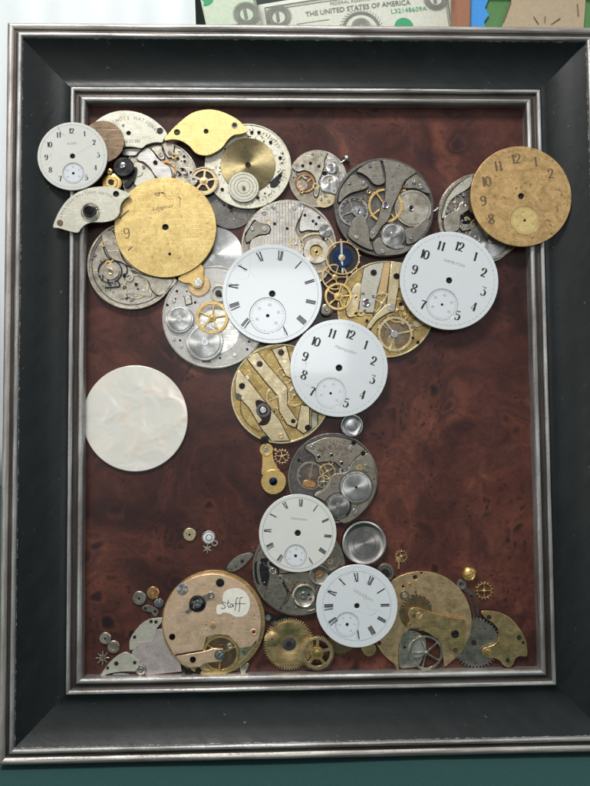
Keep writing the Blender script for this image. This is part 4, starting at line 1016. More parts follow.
engr(t, 'MARION', *Z('l', (290, 300)), 33.5, -2, 9.5, 6.0, -2.3)
engr(t, 'U.S. WATCH CO', *Z('l', (290, 300)), 39, 0, 5.0, 3.0, -2.3)

# 11 grey movement under second roman dial
t = T('watch_movement', 'dark grey movement with two jewelled settings, below the second roman dial', 'watch movement', 299, 568.5, -5)
base(t, 299, 568.5, 47, -5, -3.6, 'grey_warm', .955, .7, rimmat='grey', crumbs=18, seed=51)
t.disc('dark_recess', *Z('f', (120, 130)), 14, -3.6, -3.55, 'steel_dark')
t.ring('toothed_ring', 299, 568.5, 39.5, 42.5, -3.6, -3.2, 'grey'); t.crumbs(299, 568.5, 45, 30, -3.3, -3.1, 17, ('grey', 'hole'))
t.poly('balance_cock', Z('f', [(140, 110), (165, 98), (190, 112), (195, 150), (225, 210), (250, 262), (235, 300), (195, 350), (150, 325), (120, 290), (132, 220), (145, 160)]), -3.5, -2.3, 'grey_plate', .12)
t.poly('plate_bridge', Z('f', [(195, 150), (300, 135), (400, 135), (420, 200), (400, 230), (350, 190), (300, 195), (270, 250), (245, 215), (220, 175)]), -3.6, -2.7, 'grey_warm', .1)
t.poly('plate_bridge', Z('f', [(275, 260), (290, 300), (320, 340), (380, 355), (415, 345), (400, 375), (320, 385), (215, 358), (250, 310)]), -3.6, -2.7, 'grey_warm', .1)
t.lathe('jewel_setting', *Z('f', (350, 272)), [(12.5, -3.5), (12.2, -2.4), (10.6, -2.2), (9.4, -2.6), (7, -2.8), (0, -2.8)], 'silver'); t.screw(*Z('f', (348, 272)), 4.2, -2.5, 'steel'); t.jewel(*Z('f', (385, 290)), 2.0, -2.6, 'steel', 'ruby')
t.lathe('jewel_setting', *Z('f', (440, 150)), [(11, -3.5), (10.5, -2.6), (9, -2.4), (7.4, -2.9), (0, -2.9)], 'grey'); t.screw(*Z('f', (440, 145)), 4.0, -2.6, 'copper')
t.jewel(*Z('f', (165, 125)), 3.6, -2.25, 'silver', 'amethyst')
t.stroke('crescent_slot', [(Z('f', [(215, 190), (225, 225), (250, 255)]), 4.0)], -2.7, -2.62, 'steel_dark')
for a in [(215, 185), (245, 185), (322, 160), (190, 325), (300, 345)]: t.screw(*Z('f', a), 1.7, -2.55, 'steel')
t.ring('side_ring', *Z('N', (440, 385)), 11, 12.5, -3.5, -2.9, 'grey'); t.ring('side_ring', *Z('N', (440, 385)), 7, 8.2, -3.5, -2.9, 'grey')

# 12 the "staff" movement
t = T('watch_movement', 'rose gilt movement with a torn paper label reading Staff, at lower left', 'watch movement', 213.5, 622.5, -5)
t.ring('case_ring', 213.5, 622.5, 47.5, 52.0, -5, -3.2, 'brass'); t.disc('base_plate', 213.5, 622.5, 50, -4.9, -3.6, 'gilt')
t.poly('back_plate', [(213.5 - 1.5 + 49.2 * math.cos(R_(a)), 622.5 + .6 - 49.2 * math.sin(R_(a))) for a in range(-30, 206, 8)] + Z('n', [(75, 455), (150, 442), (230, 428), (250, 360), (300, 345), (365, 352), (410, 395), (425, 420), (490, 410), (520, 375)]), -3.6, -1.9, 'rose', .12, sm=False)
t.poly('balance_cock', Z('n', [(85, 462), (160, 450), (240, 436), (290, 420), (335, 422), (348, 455), (330, 490), (285, 495), (240, 500), (215, 520), (160, 522), (120, 508)]), -2.9, -1.9, 'rose', .12, sm=False)
t.disc('balance_recess', *Z('n', (325, 450)), 19, -3.6, -3.5, 'brown')  # dark disc painted as the shade of the open balance well
balance(t, *Z('n', (325, 450)), 18.5, -3.2, 'gold', 3, 25, 0, 'brass', turns=6)
t.disc('index_disc', *Z('n', (320, 455)), 5.4, -1.9, -1.4, 'grey'); t.screw(*Z('n', (320, 458)), 3.6, -1.3, 'steel'); t.jewel(*Z('n', (375, 405)), 3.0, -2.6, 'silver', 'steel')
t.lathe('arbor_cup', *Z('n', (200, 182)), [(8.5, -1.9), (8.2, -1.4), (6.2, -1.3), (5.4, -1.8), (0, -1.8)], 'steel_dark'); t.screw(*Z('n', (200, 182)), 4.2, -1.5, 'steel')
t.stroke('regulator_lever', [(Z('n', [(215, 165), (245, 150), (270, 140)]), 6.5), (Z('n', [(185, 200), (160, 215), (138, 230)]), 3.4), (Z('n', [(175, 165), (165, 180), (160, 200), (175, 215)]), 2.2)], -1.9, -1.4, 'grey')
t.ring('lever_end', *Z('n', (272, 138)), 2, 3.6, -1.9, -1.2, 'steel')
t.screw(*Z('n', (322, 68)), 4.2, -1.8, 'steel_dark'); t.screw(*Z('n', (120, 102)), 5.8, -1.8, 'sun'); t.screw(*Z('n', (65, 358)), 3.1, -1.85, 'blued'); t.screw(*Z('n', (176, 480)), 3.1, -1.85, 'blued')
t.screw(*Z('n', (283, 298)), 3.2, -1.8, 'brass_dull'); t.screw(*Z('n', (453, 436)), 2.8, -2.9, 'steel'); t.jewel(*Z('n', (503, 332)), 3.2, -1.85, 'rose', 'ruby')
for a in [(248, 292), (505, 240), (505, 260), (385, 285), (250, 318)]: t.screw(*Z('n', a), .9, -1.85, 'gilt')
lab = t.poly('paper_label', Z('n', [(345, 118), (375, 102), (410, 98), (450, 112), (475, 145), (482, 185), (472, 225), (445, 248), (405, 250), (375, 235), (345, 228), (322, 238), (305, 232), (302, 205), (308, 188), (335, 182), (335, 150)]), -1.9, -1.82, 'paper', .01)
t.stroke('handwriting', [(Z('n', [(352, 178), (342, 172), (334, 178), (344, 188), (350, 200), (338, 208), (328, 204)]), .65), (Z('n', [(366, 160), (363, 185), (368, 200), (376, 200)]), .65), (Z('n', [(356, 178), (376, 174)]), .5),
    (Z('n', [(388, 182), (378, 184), (377, 198), (386, 198), (391, 184), (393, 200)]), .65), (Z('n', [(424, 152), (412, 150), (408, 168), (405, 200), (402, 218)]), .65), (Z('n', [(444, 148), (432, 150), (428, 170), (426, 205), (422, 225)]), .65), (Z('n', [(398, 182), (420, 180), (462, 182)]), .5)], -1.82, -1.77, 'ink')
t.poly('foot', Z('n', [(430, 525), (470, 500), (475, 515), (450, 560), (438, 560)]), -4.5, -3.7, 'silver', .08)
t.screw(*Z('n', (150, 545)), 3.6, -3.0, 'steel_dark'); t.screw(*Z('n', (205, 540)), 3.2, -3.2, 'steel_dark')

# 13 movement under the top left plates
t = T('watch_movement', 'silver movement with curved cut bridges, just above the bright gold dial', 'watch movement', 160, 178, -5)
base(t, 160, 178, 37.5, -5, -3.5, 'silver', .96, .4, crumbs=18, seed=61, mats=('hole', 'hole', 'steel'))
t.poly('plate_bridge', Z('a', [(345, 390), (380, 340), (420, 315), (460, 340), (500, 395), (545, 430), (590, 465), (600, 540), (540, 570), (480, 520), (440, 460), (395, 420), (360, 410)]), -3.5, -2.5, 'silver_pale', .1)
t.poly('plate_bridge', Z('a', [(325, 430), (370, 425), (420, 460), (460, 500), (480, 560), (400, 600), (330, 590), (320, 500)]), -3.5, -2.7, 'silver_matte', .1)
t.poly('plate_bridge', Z('a', [(235, 330), (300, 320), (375, 325), (350, 355), (330, 372), (270, 372), (240, 365)]), -3.5, -2.7, 'silver_pale', .1)
t.poly('finger_bridge', Z('p', [(10, 130), (60, 110), (110, 105), (120, 150), (140, 200), (135, 238), (105, 240), (75, 210), (40, 165)]), -3.5, -2.4, 'silver', .1)
t.poly('finger_bridge', Z('p', [(110, 85), (160, 75), (225, 85), (235, 120), (225, 190), (205, 220), (175, 215), (150, 180), (130, 130)]), -3.5, -2.4, 'silver', .1)
t.ring('copper_ring', *Z('p', (165, 350)), 7.5, 9.5, -3.4, -2.7, 'copper'); t.stroke('copper_bar', [(Z('p', [(110, 260), (160, 262), (215, 280)]), 2.2)], -3.4, -2.6, 'copper')
t.screw(*Z('p', (105, 195)), 2.3, -2.35, 'steel'); t.screw(*Z('p', (195, 178)), 2.3, -2.35, 'steel')
for a in [(335, 210), (275, 232), (340, 258), (400, 368), (320, 340)]: t.screw(*Z('p', a), 1.4, -3.4, 'blued')
t.stroke('slot', [(Z('p', [(268, 355), (308, 392)]), 2.0)], -3.45, -3.3, 'steel_dark', False)
t.screw(*Z('p', (52, 270)), 2.2, -2.4, 'blued'); t.screw(*Z('a', (395, 455)), 1.6, -2.4, 'steel')

# 14 stamped dial-side ring with olive disc
t = T('stamped_plate', 'stamped silver plate carrying an olive brass disc and a small cream seconds ring', 'watch plate', 248, 166, -4.4)
base(t, 248, 166, 43, -4.4, -3.1, 'silver_print', .97, .25, crumbs=40, seed=71, mats=('hole', 'grey', 'grey_warm'), avoid=[(248, 165, 27)])
t.disc('olive_disc', 248, 164.8, 27.2, -3.1, -2.6, 'olive', holes=[(*Z('C', (187, 320)), 2.6)])
t.lathe('center_hole', *Z('C', (187, 320)), [(2.6, -2.62), (2.6, -2.95), (0, -2.95)], 'hole')
t.disc('seconds_ring', *Z('C', (165, 428)), 15.2, -2.6, -2.0, 'silver_matte', .2)
for q in (13.2, 9.8, 6.6): t.ring('groove', *Z('C', (165, 428)), q - .5, q, -2.0, -1.95, 'engrave', .01)
t.disc('arbor', *Z('C', (165, 428)), 1.7, -2.0, -1.2, 'brass_dark')
t.poly('cut_window', Z('C', [(300, 400), (350, 355), (360, 340), (335, 420), (300, 430)]), -3.1, -3.05, 'steel_dark', .01)
engr(t, 'TRADE MARK PATENTED DIAL SIDE 7 SAFETY PINION', 248, 166, 36, 80, 5.5, 4.2, -3.08)
for a in [(205, 160), (240, 160), (298, 208), (345, 285), (235, 480), (60, 440), (100, 522), (345, 370)]: t.screw(*Z('C', a), 1.7, -3.0, 'blued')

# ------------------------------------------------------------------ loose plates, bridges, discs
t = T('engraved_bridge', 'pale engraved three quarter plate with curved lettering at the top left corner', 'watch bridge', 131, 132, -2.2)
t.poly('plate', Z('a', [(-10, 190), (5, 160), (60, 105), (130, 65), (210, 43), (290, 42), (370, 58), (450, 95), (520, 150), (560, 195), (567, 225), (545, 250), (530, 275), (480, 275), (420, 290), (400, 305), (375, 318), (320, 308), (250, 308), (180, 320), (100, 340), (20, 280)]), -2.2, -1.3, 'silver_matte', .1, holes=[(*Z('a', (284, 207)), 2.2), (*Z('a', (515, 192)), 3.2)], k=4)
t.lathe('hole_shade', *Z('a', (284, 207)), [(2.2, -1.35), (2.2, -1.9), (0, -1.9)], 'hole'); t.lathe('hole_shade', *Z('a', (515, 192)), [(3.2, -1.35), (3.2, -1.6), (0, -1.6)], 'steel_dark')  # dark cups painted as the shade down the plate's holes
t.screw(*Z('a', (245, 150)), 1.3, -1.3, 'steel')
engr(t, 'ILLINOIS NATIONAL', 130, 150, 32.5, 3, 6.6, 5.2, -1.3, 'engrave', sx=.8)
engl(t, 'No 52 741', *Z('a', (305, 268)), 4.6, 0, -1.3)

t = T('tarnished_disc', 'plain brown tarnished brass disc tucked behind the small white dial at top left', 'brass disc', 102.5, 141.5, .3)
t.disc('disc', 102.5, 141.5, 21.2, .3, .7, 'brown', .1)

t = T('black_cap_wheel', 'blackened round cap with a small silver centre stud, beside the small white dial', 'cap wheel', *Z('a', (245, 455)), -1.2)
t.lathe('cap', *Z('a', (245, 455)), [(10.2, -1.2), (10.2, -.4), (9.4, -.1), (4, -.1), (0, -.1)], 'steel_dark'); t.lathe('stud', *Z('a', (240, 443)), [(2.9, -.1), (2.9, .3), (2.0, .45), (0, .5)], 'steel')
t = T('small_gilt_ring', 'orange gilt flanged ring with a black hole, just below the black cap', 'gilt ring', *Z('a', (158, 570)), -2.0)
t.lathe('ring', *Z('a', (158, 570)), [(9.6, -2.0), (9.6, -1.3), (9.0, -1.1), (6.2, -1.1), (5.6, -.7), (3.0, -.7), (2.6, -1.4), (0, -1.4)], 'gold'); t.lathe('hole', *Z('a', (152, 566)), [(2.7, -.68), (0, -.68)], 'hole')
t = T('brass_stud', 'tiny brass stud between the small white dial and the black cap', 'brass stud', *Z('a', (142, 487)), -1.5)
t.lathe('stud', *Z('a', (142, 487)), [(2.8, -1.5), (2.8, -.6), (1.6, -.4), (0, -.4)], 'gilt_deep'); t.screw(*Z('a', (142, 487)), 1.4, -.35, 'brass_dark')
t = T('curved_spring', 'black curved steel spring beside the orange gilt ring at the upper left', 'watch spring', *Z('a', (290, 540)), -2.6)
t.stroke('spring', [(Z('a', [(325, 455), (318, 510), (295, 560), (255, 600)]), 5.0)], -2.6, -1.7, 'steel_dark')

t = T('gilt_bridge', 'bright gilt leaf shaped plate with three holes under the top edge of the frame', 'watch bridge', 207, 131, -1.6)
t.poly('plate', Z('B', [(218, 246), (245, 205), (290, 160), (350, 115), (410, 97), (470, 98), (530, 118), (585, 150), (628, 198), (600, 215), (560, 222), (530, 245), (500, 285), (450, 315), (410, 322), (370, 308), (340, 275), (300, 250), (260, 243)]), -1.6, -.8, 'gold_matte', .12, holes=[(*Z('B', (280, 208)), 3.0), (*Z('B', (423, 203)), 2.4), (*Z('B', (563, 173)), 3.2)], k=5)
for a, q, mm_ in [((280, 208), 3.0, 'steel_dark'), ((423, 203), 2.4, 'hole')]: t.lathe('hole_shade', *Z('B', a), [(q, -.85), (q, -1.3), (0, -1.3)], mm_)
t.ring('hole_collar', *Z('B', (563, 173)), 2.4, 3.4, -.9, -.7, 'silver')

t = T('loose_gear', 'old brass wheel with four spokes and dark gaps, right above the bright gold dial', 'gear wheel', *Z('B', (412, 447)), -2.7)
t.wheel('wheel', *Z('B', (412, 447)), 14.2, -2.7, -2.2, 'brass_dull', 0, .8, 5, .72, .3, 2.0, 12); t.ring('rim_band', *Z('B', (412, 447)), 13, 14.4, -2.2, -1.9, 'silver')
t.disc('back_disc', *Z('B', (412, 447)), 11.5, -3.0, -2.75, 'steel_dark')
t = T('small_jewel_plate', 'little pale oval plate with one dark jewel at the left of the spoked brass wheel', 'jewel plate', *Z('p', (428, 440)), -2.1)
t.poly('plate', Z('p', [(400, 410), (430, 395), (460, 415), (468, 445), (450, 485), (415, 492), (395, 460)]), -2.1, -1.5, 'silver', .1); t.jewel(*Z('p', (428, 435)), 1.8, -1.5, 'silver', 'hole')

t = T('ratchet_bridge', 'pale crescent plate with a dark ratchet hub, lying over the left inner frame edge', 'watch bridge', 91, 208, .7)
t.poly('plate', Z('b', [(52, 340), (75, 270), (105, 215), (150, 158), (210, 115), (280, 88), (350, 76), (430, 78), (500, 98), (560, 128), (520, 160), (495, 200), (488, 250), (462, 285), (425, 302), (370, 310), (310, 310), (265, 325), (235, 352), (212, 378), (150, 366), (90, 348)]), .7, 1.5, 'silver_matte', .1, holes=[(*Z('b', (465, 124)), 3.0)], k=4)
t.lathe('hole_shade', *Z('b', (465, 124)), [(3.0, 1.45), (3.0, .8), (0, .8)], 'hole'); t.screw(*Z('b', (98, 313)), 3.1, 1.5, 'brown')
t.lathe('hub_ring', *Z('b', (296, 243)), [(9.8, 1.5), (9.6, 1.75), (8.8, 1.75), (8.4, 1.6), (0, 1.6)], 'silver'); t.lathe('hub', *Z('b', (290, 233)), [(6.8, 1.5), (6.6, 2.2), (4.6, 2.4), (3.8, 2.0), (0, 2.0)], 'steel_dark'); t.screw(*Z('b', (290, 233)), 3.2, 2.1, 'blued')
t.poly('hub_click', Z('b', [(320, 255), (345, 270), (335, 290), (300, 296), (265, 285), (272, 275), (300, 280)]), 1.6, 1.95, 'steel', .05); t.screw(*Z('b', (335, 218)), 2.0, 1.7, 'steel')
engr(t, 'AMERICAN WALTHAM WATCH', *Z('b', (320, 330)), 33.5, -22, 5.0, 3.6, 1.5, 'engrave')

t = T('steel_disc_cap', 'small bright steel cap with a raised rim, right under the middle white dial', 'metal cap', *Z('R', (0, 0)), -3.0); t.e.matrix_world = F @ Matrix.Translation(Vector((*P(352, 425.5, -3.0), -3.0)) * MM); t.x, t.y = 352, 425.5; t.u, t.v = P(352, 425.5, -3.0)
t.lathe('cap', 352, 425.5, [(11.4, -3.7), (11.6, -2.2), (11.0, -1.7), (10.0, -1.7), (9.2, -2.1), (8.2, -2.3), (5, -2.1), (0, -2.0)], 'steel')
t = T('polished_lid', 'dull steel barrel lid with a broad rim, between the second and third roman dials', 'metal cap', 364.5, 543.5, -5)
t.lathe('barrel', 364.5, 543.5, [(22.6, -5), (23, -4.6), (23, -2.5), (22.2, -1.6), (20.6, -1.3), (19.0, -1.6), (17.8, -2.0), (16, -2.05), (0, -2.0)], 'lid', n=80)
t.ring('groove', 364.5, 543.5, 11.0, 11.5, -2.03, -1.98, 'grey_dark', .01)
t = T('dark_ring', 'dark steel ring showing above the third roman dial near the barrel lid', 'metal ring', 385, 573, -5)
t.lathe('ring', 385, 573, [(9.6, -5), (9.6, -3.5), (8.8, -3.1), (6.8, -3.1), (6.0, -3.6), (4.6, -3.6), (4.2, -4.6), (0, -4.7)], 'grey')
t.lathe('ring_hole', 385.6, 574, [(4.4, -3.55), (0, -3.55)], 'hole')

# dumbbell cock and its little wheel
t = T('regulator_cock', 'gilt dumbbell shaped cock with a blue centred round foot, left of the brownish grey movement', 'balance cock', *Z('q', (110, 450)), -5)
t.poly('arm', Z('q', [(5, 300), (20, 250), (60, 230), (110, 245), (130, 290), (125, 330), (140, 400), (165, 460), (195, 500), (150, 540), (40, 545), (15, 520), (22, 430), (20, 360)]), -4.6, -3.7, 'gold', .15)
t.disc('foot', *Z('q', (133, 608)), 12.6, -4.4, -3.2, 'gold', .25); t.ring('head_ring', *Z('q', (62, 292)), 4.2, 6.6, -3.7, -3.2, 'gold', .1); t.screw(*Z('q', (62, 290)), 2.6, -3.5, 'steel')
t.lathe('blue_arbor', *Z('q', (130, 605)), [(4.2, -3.2), (4.0, -2.9), (2.4, -2.8), (2.2, -2.3), (1.2, -2.1), (0, -2.1)], 'blue'); t.ring('arm_groove', *Z('q', (105, 465)), 6.0, 6.5, -3.71, -3.6, 'brass_dull', .02)
t.screw(*Z('q', (150, 290)), 1.6, -3.5, 'gold')
t = T('loose_escape_gear', 'little gilt escape wheel with dark gaps leaning on the dumbbell cock', 'gear wheel', *Z('q', (215, 358)), -3.1)
t.wheel('wheel', *Z('q', (215, 358)), 7.8, -3.1, -2.75, 'brass_dull', 15, 1.4, 5, .76, .22, .9, 25)
t = T('black_stud', 'round black stud between the slanting bar movement and the dumbbell cock', 'metal stud', *Z('q', (45, 195)), -3.2)
t.lathe('stud', *Z('q', (45, 195)), [(4.2, -3.2), (4.2, -2.5), (3.4, -2.2), (0, -2.2)], 'steel_dark', n=24); t.screw(*Z('q', (45, 195)), 2.2, -2.15, 'blued')

# stack of balance and train wheels left of the gilt movement
t = T('loose_balance', 'steel rimmed balance wheel with a deep blue centre, below the dark grey movement', 'balance wheel', *Z('k', (192, 240)), -1.9)
t.ring('rim', *Z('k', (198, 243)), 15.6, 17.0, -1.9, -1.4, 'brass_dull'); t.stroke('spoke', [(Z('k', [(187, 105), (190, 240), (198, 375)]), 2.0)], -1.9, -1.5, 'steel', False)
t.disc('roller', *Z('k', (200, 235)), 9.8, -2.3, -1.9, 'blue', .1); t.lathe('arbor', *Z('k', (192, 238)), [(3.6, -1.5), (3.2, -1.2), (1.2, -1.1), (1.0, -.6), (0, -.6)], 'gilt', n=20)
t.disc('black_back', *Z('k', (205, 250)), 14.5, -2.8, -2.5, 'steel_dark')
t.stroke('blue_arm', [(Z('k', [(155, 225), (175, 300), (195, 330)]), 3.0), (Z('k', [(225, 300), (195, 325)]), 2.2)], -1.8, -1.3, 'blue')
t.bits('rim_screws', [(Z('k', (198, 243))[0] + 17.6 * math.cos(R_(a)), Z('k', (198, 243))[1] + 17.6 * math.sin(R_(a)), .8) for a in range(-95, 60, 22)], -1.8, -1.3, 'brass', 8)
t = T('loose_gear', 'brass wheel with five thin spokes, behind the frontmost brass wheel beside the first roman dial', 'gear wheel', *Z('k', (130, 410)), -2.3)
t.wheel('wheel', *Z('k', (130, 410)), 13.4, -2.3, -2.0, 'brass', 60, .6, 5, .86, .22, 1.0, 0)
t = T('loose_gear', 'orange gilt wheel, frontmost of the small stack beside the first roman dial', 'gear wheel', *Z('k', (160, 580)), -1.4)
t.wheel('wheel', *Z('k', (160, 580)), 14.0, -1.4, -1.05, 'gold', 64, .6, 5, .82, .30, 1.3, 5)
t = T('steel_stud', 'round steel stud between the first roman dial and the frontmost orange gilt wheel', 'metal stud', *Z('k', (60, 695)), -2.5)
t.lathe('stud', *Z('k', (60, 695)), [(6.0, -2.5), (6.0, -1.9), (4.6, -1.6), (2.4, -1.7), (1.8, -1.3), (0, -1.3)], 'grey', n=28)
t.e['label'] = 'round grey stud between the first roman dial and the frontmost orange gilt wheel'

# bottom middle gears
t = T('barrel_gear', 'large brass gear with fine teeth and a dark hub at the bottom centre', 'gear wheel', *Z('S', (207, 228)), -4.6)
t.wheel('gear', *Z('S', (207, 228)), 26.0, -4.6, -3.8, 'brass', 62, 2.0, 0); k_ = SC(289, 644)
t.lathe('raised_face', *Z('S', (207, 228)), [(22.5, -3.8), (22.2, -3.6), (10, -3.6), (9, -3.75), (0, -3.75)], 'brass'); t.lathe('hub', *Z('S', (207, 228)), [(7, -3.75), (6.8, -3.2), (3.6, -3.0), (0, -3.0)], 'grey_dark', n=28); t.lathe('hub_hole_shade', *Z('S', (207, 228)), [(2.8, -2.97), (0, -2.97)], 'hole', n=20)
t = T('small_brass_disc', 'small plain brass disc lying on the left rim of the large brass gear', 'brass disc', *Z('S', (135, 208)), -3.5)
t.lathe('disc', *Z('S', (135, 208)), [(7.8, -3.5), (7.8, -3.0), (7.2, -2.85), (0, -2.85)], 'brass'); t.lathe('pin_hole', *Z('S', (135, 208)), [(1.2, -2.83), (0, -2.83)], 'brass_dark', n=14)
t = T('spoked_gear', 'polished brass gear with five openings in front of the large brass gear', 'gear wheel', *Z('S', (325, 265)), -3.0)
t.wheel('gear', *Z('S', (325, 265)), 17.4, -3.0, -2.3, 'brass', 56, 1.2, 5, .74, .38, 3.0, 15, hubmat='gold'); t.ring('rim_band', *Z('S', (325, 265)), 13, 15.4, -2.3, -2.15, 'gilt', .05)
t = T('hidden_gear', 'dark brown toothed gear half hidden under the third roman dial', 'gear wheel', *Z('S', (430, 225)), -5)
t.wheel('gear', *Z('S', (428, 215)), 14.5, -5, -4.4, 'brass_dark', 40, 2.0, 0)
t = T('brass_tab', 'little brass lug peeping out below the third roman dial', 'brass lug', *Z('S', (545, 252)), -4.9)
t.poly('lug', Z('S', [(512, 235), (560, 230), (575, 250), (562, 272), (540, 280), (520, 265)]), -4.9, -4.2, 'brass', .1)
t = T('tiny_screw', 'tiny steel tube standing between the Staff movement and the large brass gear', 'small screw', *Z('S', (119, 117)), -5)
t.lathe('tube', *Z('S', (119, 117)), [(2.9, -5), (2.9, -3.4), (1.7, -3.4), (1.5, -4.2), (0, -4.2)], 'steel', n=24)
t = T('tiny_screw', 'tiny blackened screw beside the steel tube above the large brass gear', 'small screw', *Z('S', (147, 146)), -5)
t.lathe('shank', *Z('S', (147, 146)), [(4.2, -5), (4.2, -4.3), (3.2, -4.1), (0, -4.1)], 'steel_dark', n=24); t.screw(*Z('S', (147, 146)), 2.6, -4.05, 'grey_dark')
t = T('black_lever', 'black steel lever beneath the grey movement beside the tiny steel tube', 'watch lever', *Z('S', (160, 115)), -5)
t.stroke('lever', [(Z('S', [(105, 95), (140, 115), (175, 118), (215, 105)]), 4.5)], -5, -4.4, 'steel_dark')

# bottom right plate
X = 421.5; Y = 621.5
t = T('pillar_plate', 'round brass plate with a notch cut from its bottom, right of the third roman dial', 'watch plate', X, Y, -5)
arc_ = [(X + 50.3 * math.cos(R_(a)), Y + 50.3 * math.sin(R_(a))) for a in range(117, 421, 8)]
t.poly('plate', arc_ + Z('g', [(490, 700), (480, 640), (470, 560), (430, 500), (350, 465), (260, 455), (215, 490), (190, 560), (185, 640), (185, 710)]), -5, -4.0, 'brass_dull', .12, holes=[(*Z('g', (296, 115)), 2.3), (*Z('g', (60, 545)), 2.2), (*Z('g', (338, 88)), 1.2), (*Z('g', (218, 175)), 1.5)], sm=False)
t.lathe('toothed_recess', *Z('g', (300, 350)), [(16.5, -4.0), (16.3, -3.9), (10.5, -3.9), (10.4, -4.0)], 'brass_dark')
t.wheel('recess_gear', *Z('g', (310, 325)), 15.5, -3.9, -3.6, 'brass_dark', 30, 1.8, 0)
t.disc('stud_plate', *Z('g', (228, 232)), 4.8, -4.0, -3.6, 'grey'); t.screw(*Z('g', (228, 232)), 2.6, -3.6, 'brass_dull'); t.screw(*Z('g', (262, 162)), 1.8, -3.95, 'copper')
t.bits('steel_pins', [(*Z('g', a), 1.0) for a in [(280, 232), (305, 228), (335, 240), (360, 248), (385, 275), (395, 300), (300, 210)]], -3.7, -3.3, 'grey_dark', 10)
t = T('steel_back_plate', 'cloudy grey steel plate standing in the notch of the round brass plate', 'steel plate', 407, 650, -5)
t.poly('plate', Z('g', [(200, 530), (225, 480), (270, 462), (330, 485), (370, 540), (355, 620), (320, 690), (260, 706), (200, 704), (188, 640)]), -5, -4.2, 'silver', .1); t.screw(*Z('g', (228, 572)), 1.3, -4.2, 'blued')
t.disc('round_boss', *Z('g', (310, 580)), 9, -4.2, -4.0, 'silver_pale')
t = T('loose_gear', 'thin steel wheel with five spokes in the notch of the round brass plate', 'gear wheel', *Z('g', (368, 607)), -3.8)
t.wheel('wheel', *Z('g', (368, 607)), 17.0, -3.8, -3.4, 'silver', 0, .8, 5, .87, .16, 1.3, 40)
t = T('loose_cock', 'engraved brass cock lying slantwise across the round brass plate', 'balance cock', *Z('g', (430, 420)), -3.5)
t.poly('cock', Z('g', [(250, 345), (275, 315), (325, 315), (380, 335), (450, 355), (520, 372), (590, 385), (625, 395), (622, 480), (610, 560), (590, 595), (550, 605), (525, 570), (470, 535), (400, 490), (330, 450), (290, 448), (250, 448), (245, 425), (262, 400), (252, 375)]), -3.5, -2.5, 'brass', .12, k=4)
t.screw(*Z('g', (325, 368)), 3.8, -2.4, 'brass_dull'); t.screw(*Z('g', (287, 362)), 2.0, -2.4, 'brass_dark'); t.screw(*Z('g', (558, 485)), 4.0, -2.4, 'steel_dark'); t.screw(*Z('g', (560, 588)), 2.6, -2.45, 'brown'); t.screw(*Z('g', (262, 425)), 1.2, -2.45, 'brass_dark')
t = T('ratchet_gear', 'grey steel gear with coarse teeth and a centre hole, right of the round brass plate', 'gear wheel', *Z('h', (205, 488)), -5)
me_ = None; x_, y_ = Z('h', (215, 490)); t.wheel('gear', x_, y_, 25.2, -5, -4.1, 'grey', 44, 2.4, 0, pin=False); t.lathe('center_hole', *Z('h', (201, 488)), [(2.7, -4.07), (0, -4.07)], 'hole', n=24)
t = T('loose_bridge', 'brass hooked bridge with four holes at the lower right corner', 'watch bridge', *Z('h', (410, 460)), -3.8)
t.poly('bridge', Z('h', [(243, 305), (290, 300), (350, 310), (410, 340), (460, 390), (495, 445), (512, 500), (515, 565), (470, 568), (445, 585), (430, 620), (405, 635), (375, 620), (350, 590), (315, 578), (275, 575), (248, 545), (262, 520), (300, 508), (330, 490), (348, 455), (340, 405), (310, 370), (270, 345)]), -3.8, -2.9, 'brass', .12, k=4)
for a, q in [((290, 338), 2.4), ((467, 458), 2.4), ((493, 487), 1.7), ((401, 592), 2.2)]: t.lathe('hole_shade', *Z('h', a), [(q, -2.86), (0, -2.86)], 'hole', n=20)  # black discs painted as hole shade on the uncut bridge
t.screw(*Z('h', (285, 542)), 3.0, -2.85, 'gold'); engl(t, '6407', *Z('h', (410, 430)), 4.5, -35, -2.9, 'engrave_gold')
t = T('gilt_button', 'shiny domed gilt button in the lower right of the panel', 'gilt button', *Z('h', (180, 88)), -5)
t.lathe('button', *Z('h', (180, 88)), [(7.4, -5), (7.6, -3.6), (7.0, -2.8), (4.4, -2.0), (3.4, -2.3), (0, -2.1)], 'gold', n=40); t.screw(*Z('h', (178, 92)), 2.6, -2.0, 'gold')
t = T('loose_escape_gear', 'gilt escape wheel with pointed teeth beside the domed gilt button', 'gear wheel', *Z('h', (262, 182)), -4.8)
t.wheel('wheel', *Z('h', (262, 182)), 9.3, -4.8, -4.4, 'gold', 15, 1.9, 4, .72, .2, .9, 0)
t = T('steel_lever', 'slim blue grey steel lever with a round eye, left below the domed gilt button', 'watch lever', *Z('h', (150, 160)), -4.6)
t.stroke('arm', [(Z('h', [(125, 145), (165, 185), (190, 195)]), 4.4), (Z('h', [(192, 190), (208, 240), (228, 330)]), 2.2), (Z('h', [(165, 190), (178, 250), (205, 340)]), 1.4)], -4.9, -4.4, 'grey_dark'); t.ring('eye', *Z('h', (128, 145)), 2.2, 5.0, -4.9, -4.2, 'grey')
t = T('small_balance', 'tiny gilt balance with a bright pin, just above the round brass plate', 'balance wheel', 401, 558, -5)
t.wheel('wheel', 401.5, 556.5, 6.8, -5, -4.7, 'brass', 15, 1.6, 4, .7, .25, .9, 20); t.stroke('pin', [([(398.5, 559.5), (399, 565), (398.8, 569)], 1.9)], -4.6, -3.9, 'gold'); t.disc('hub_plate', 398.4, 560, 2.8, -4.7, -4.2, 'brass')

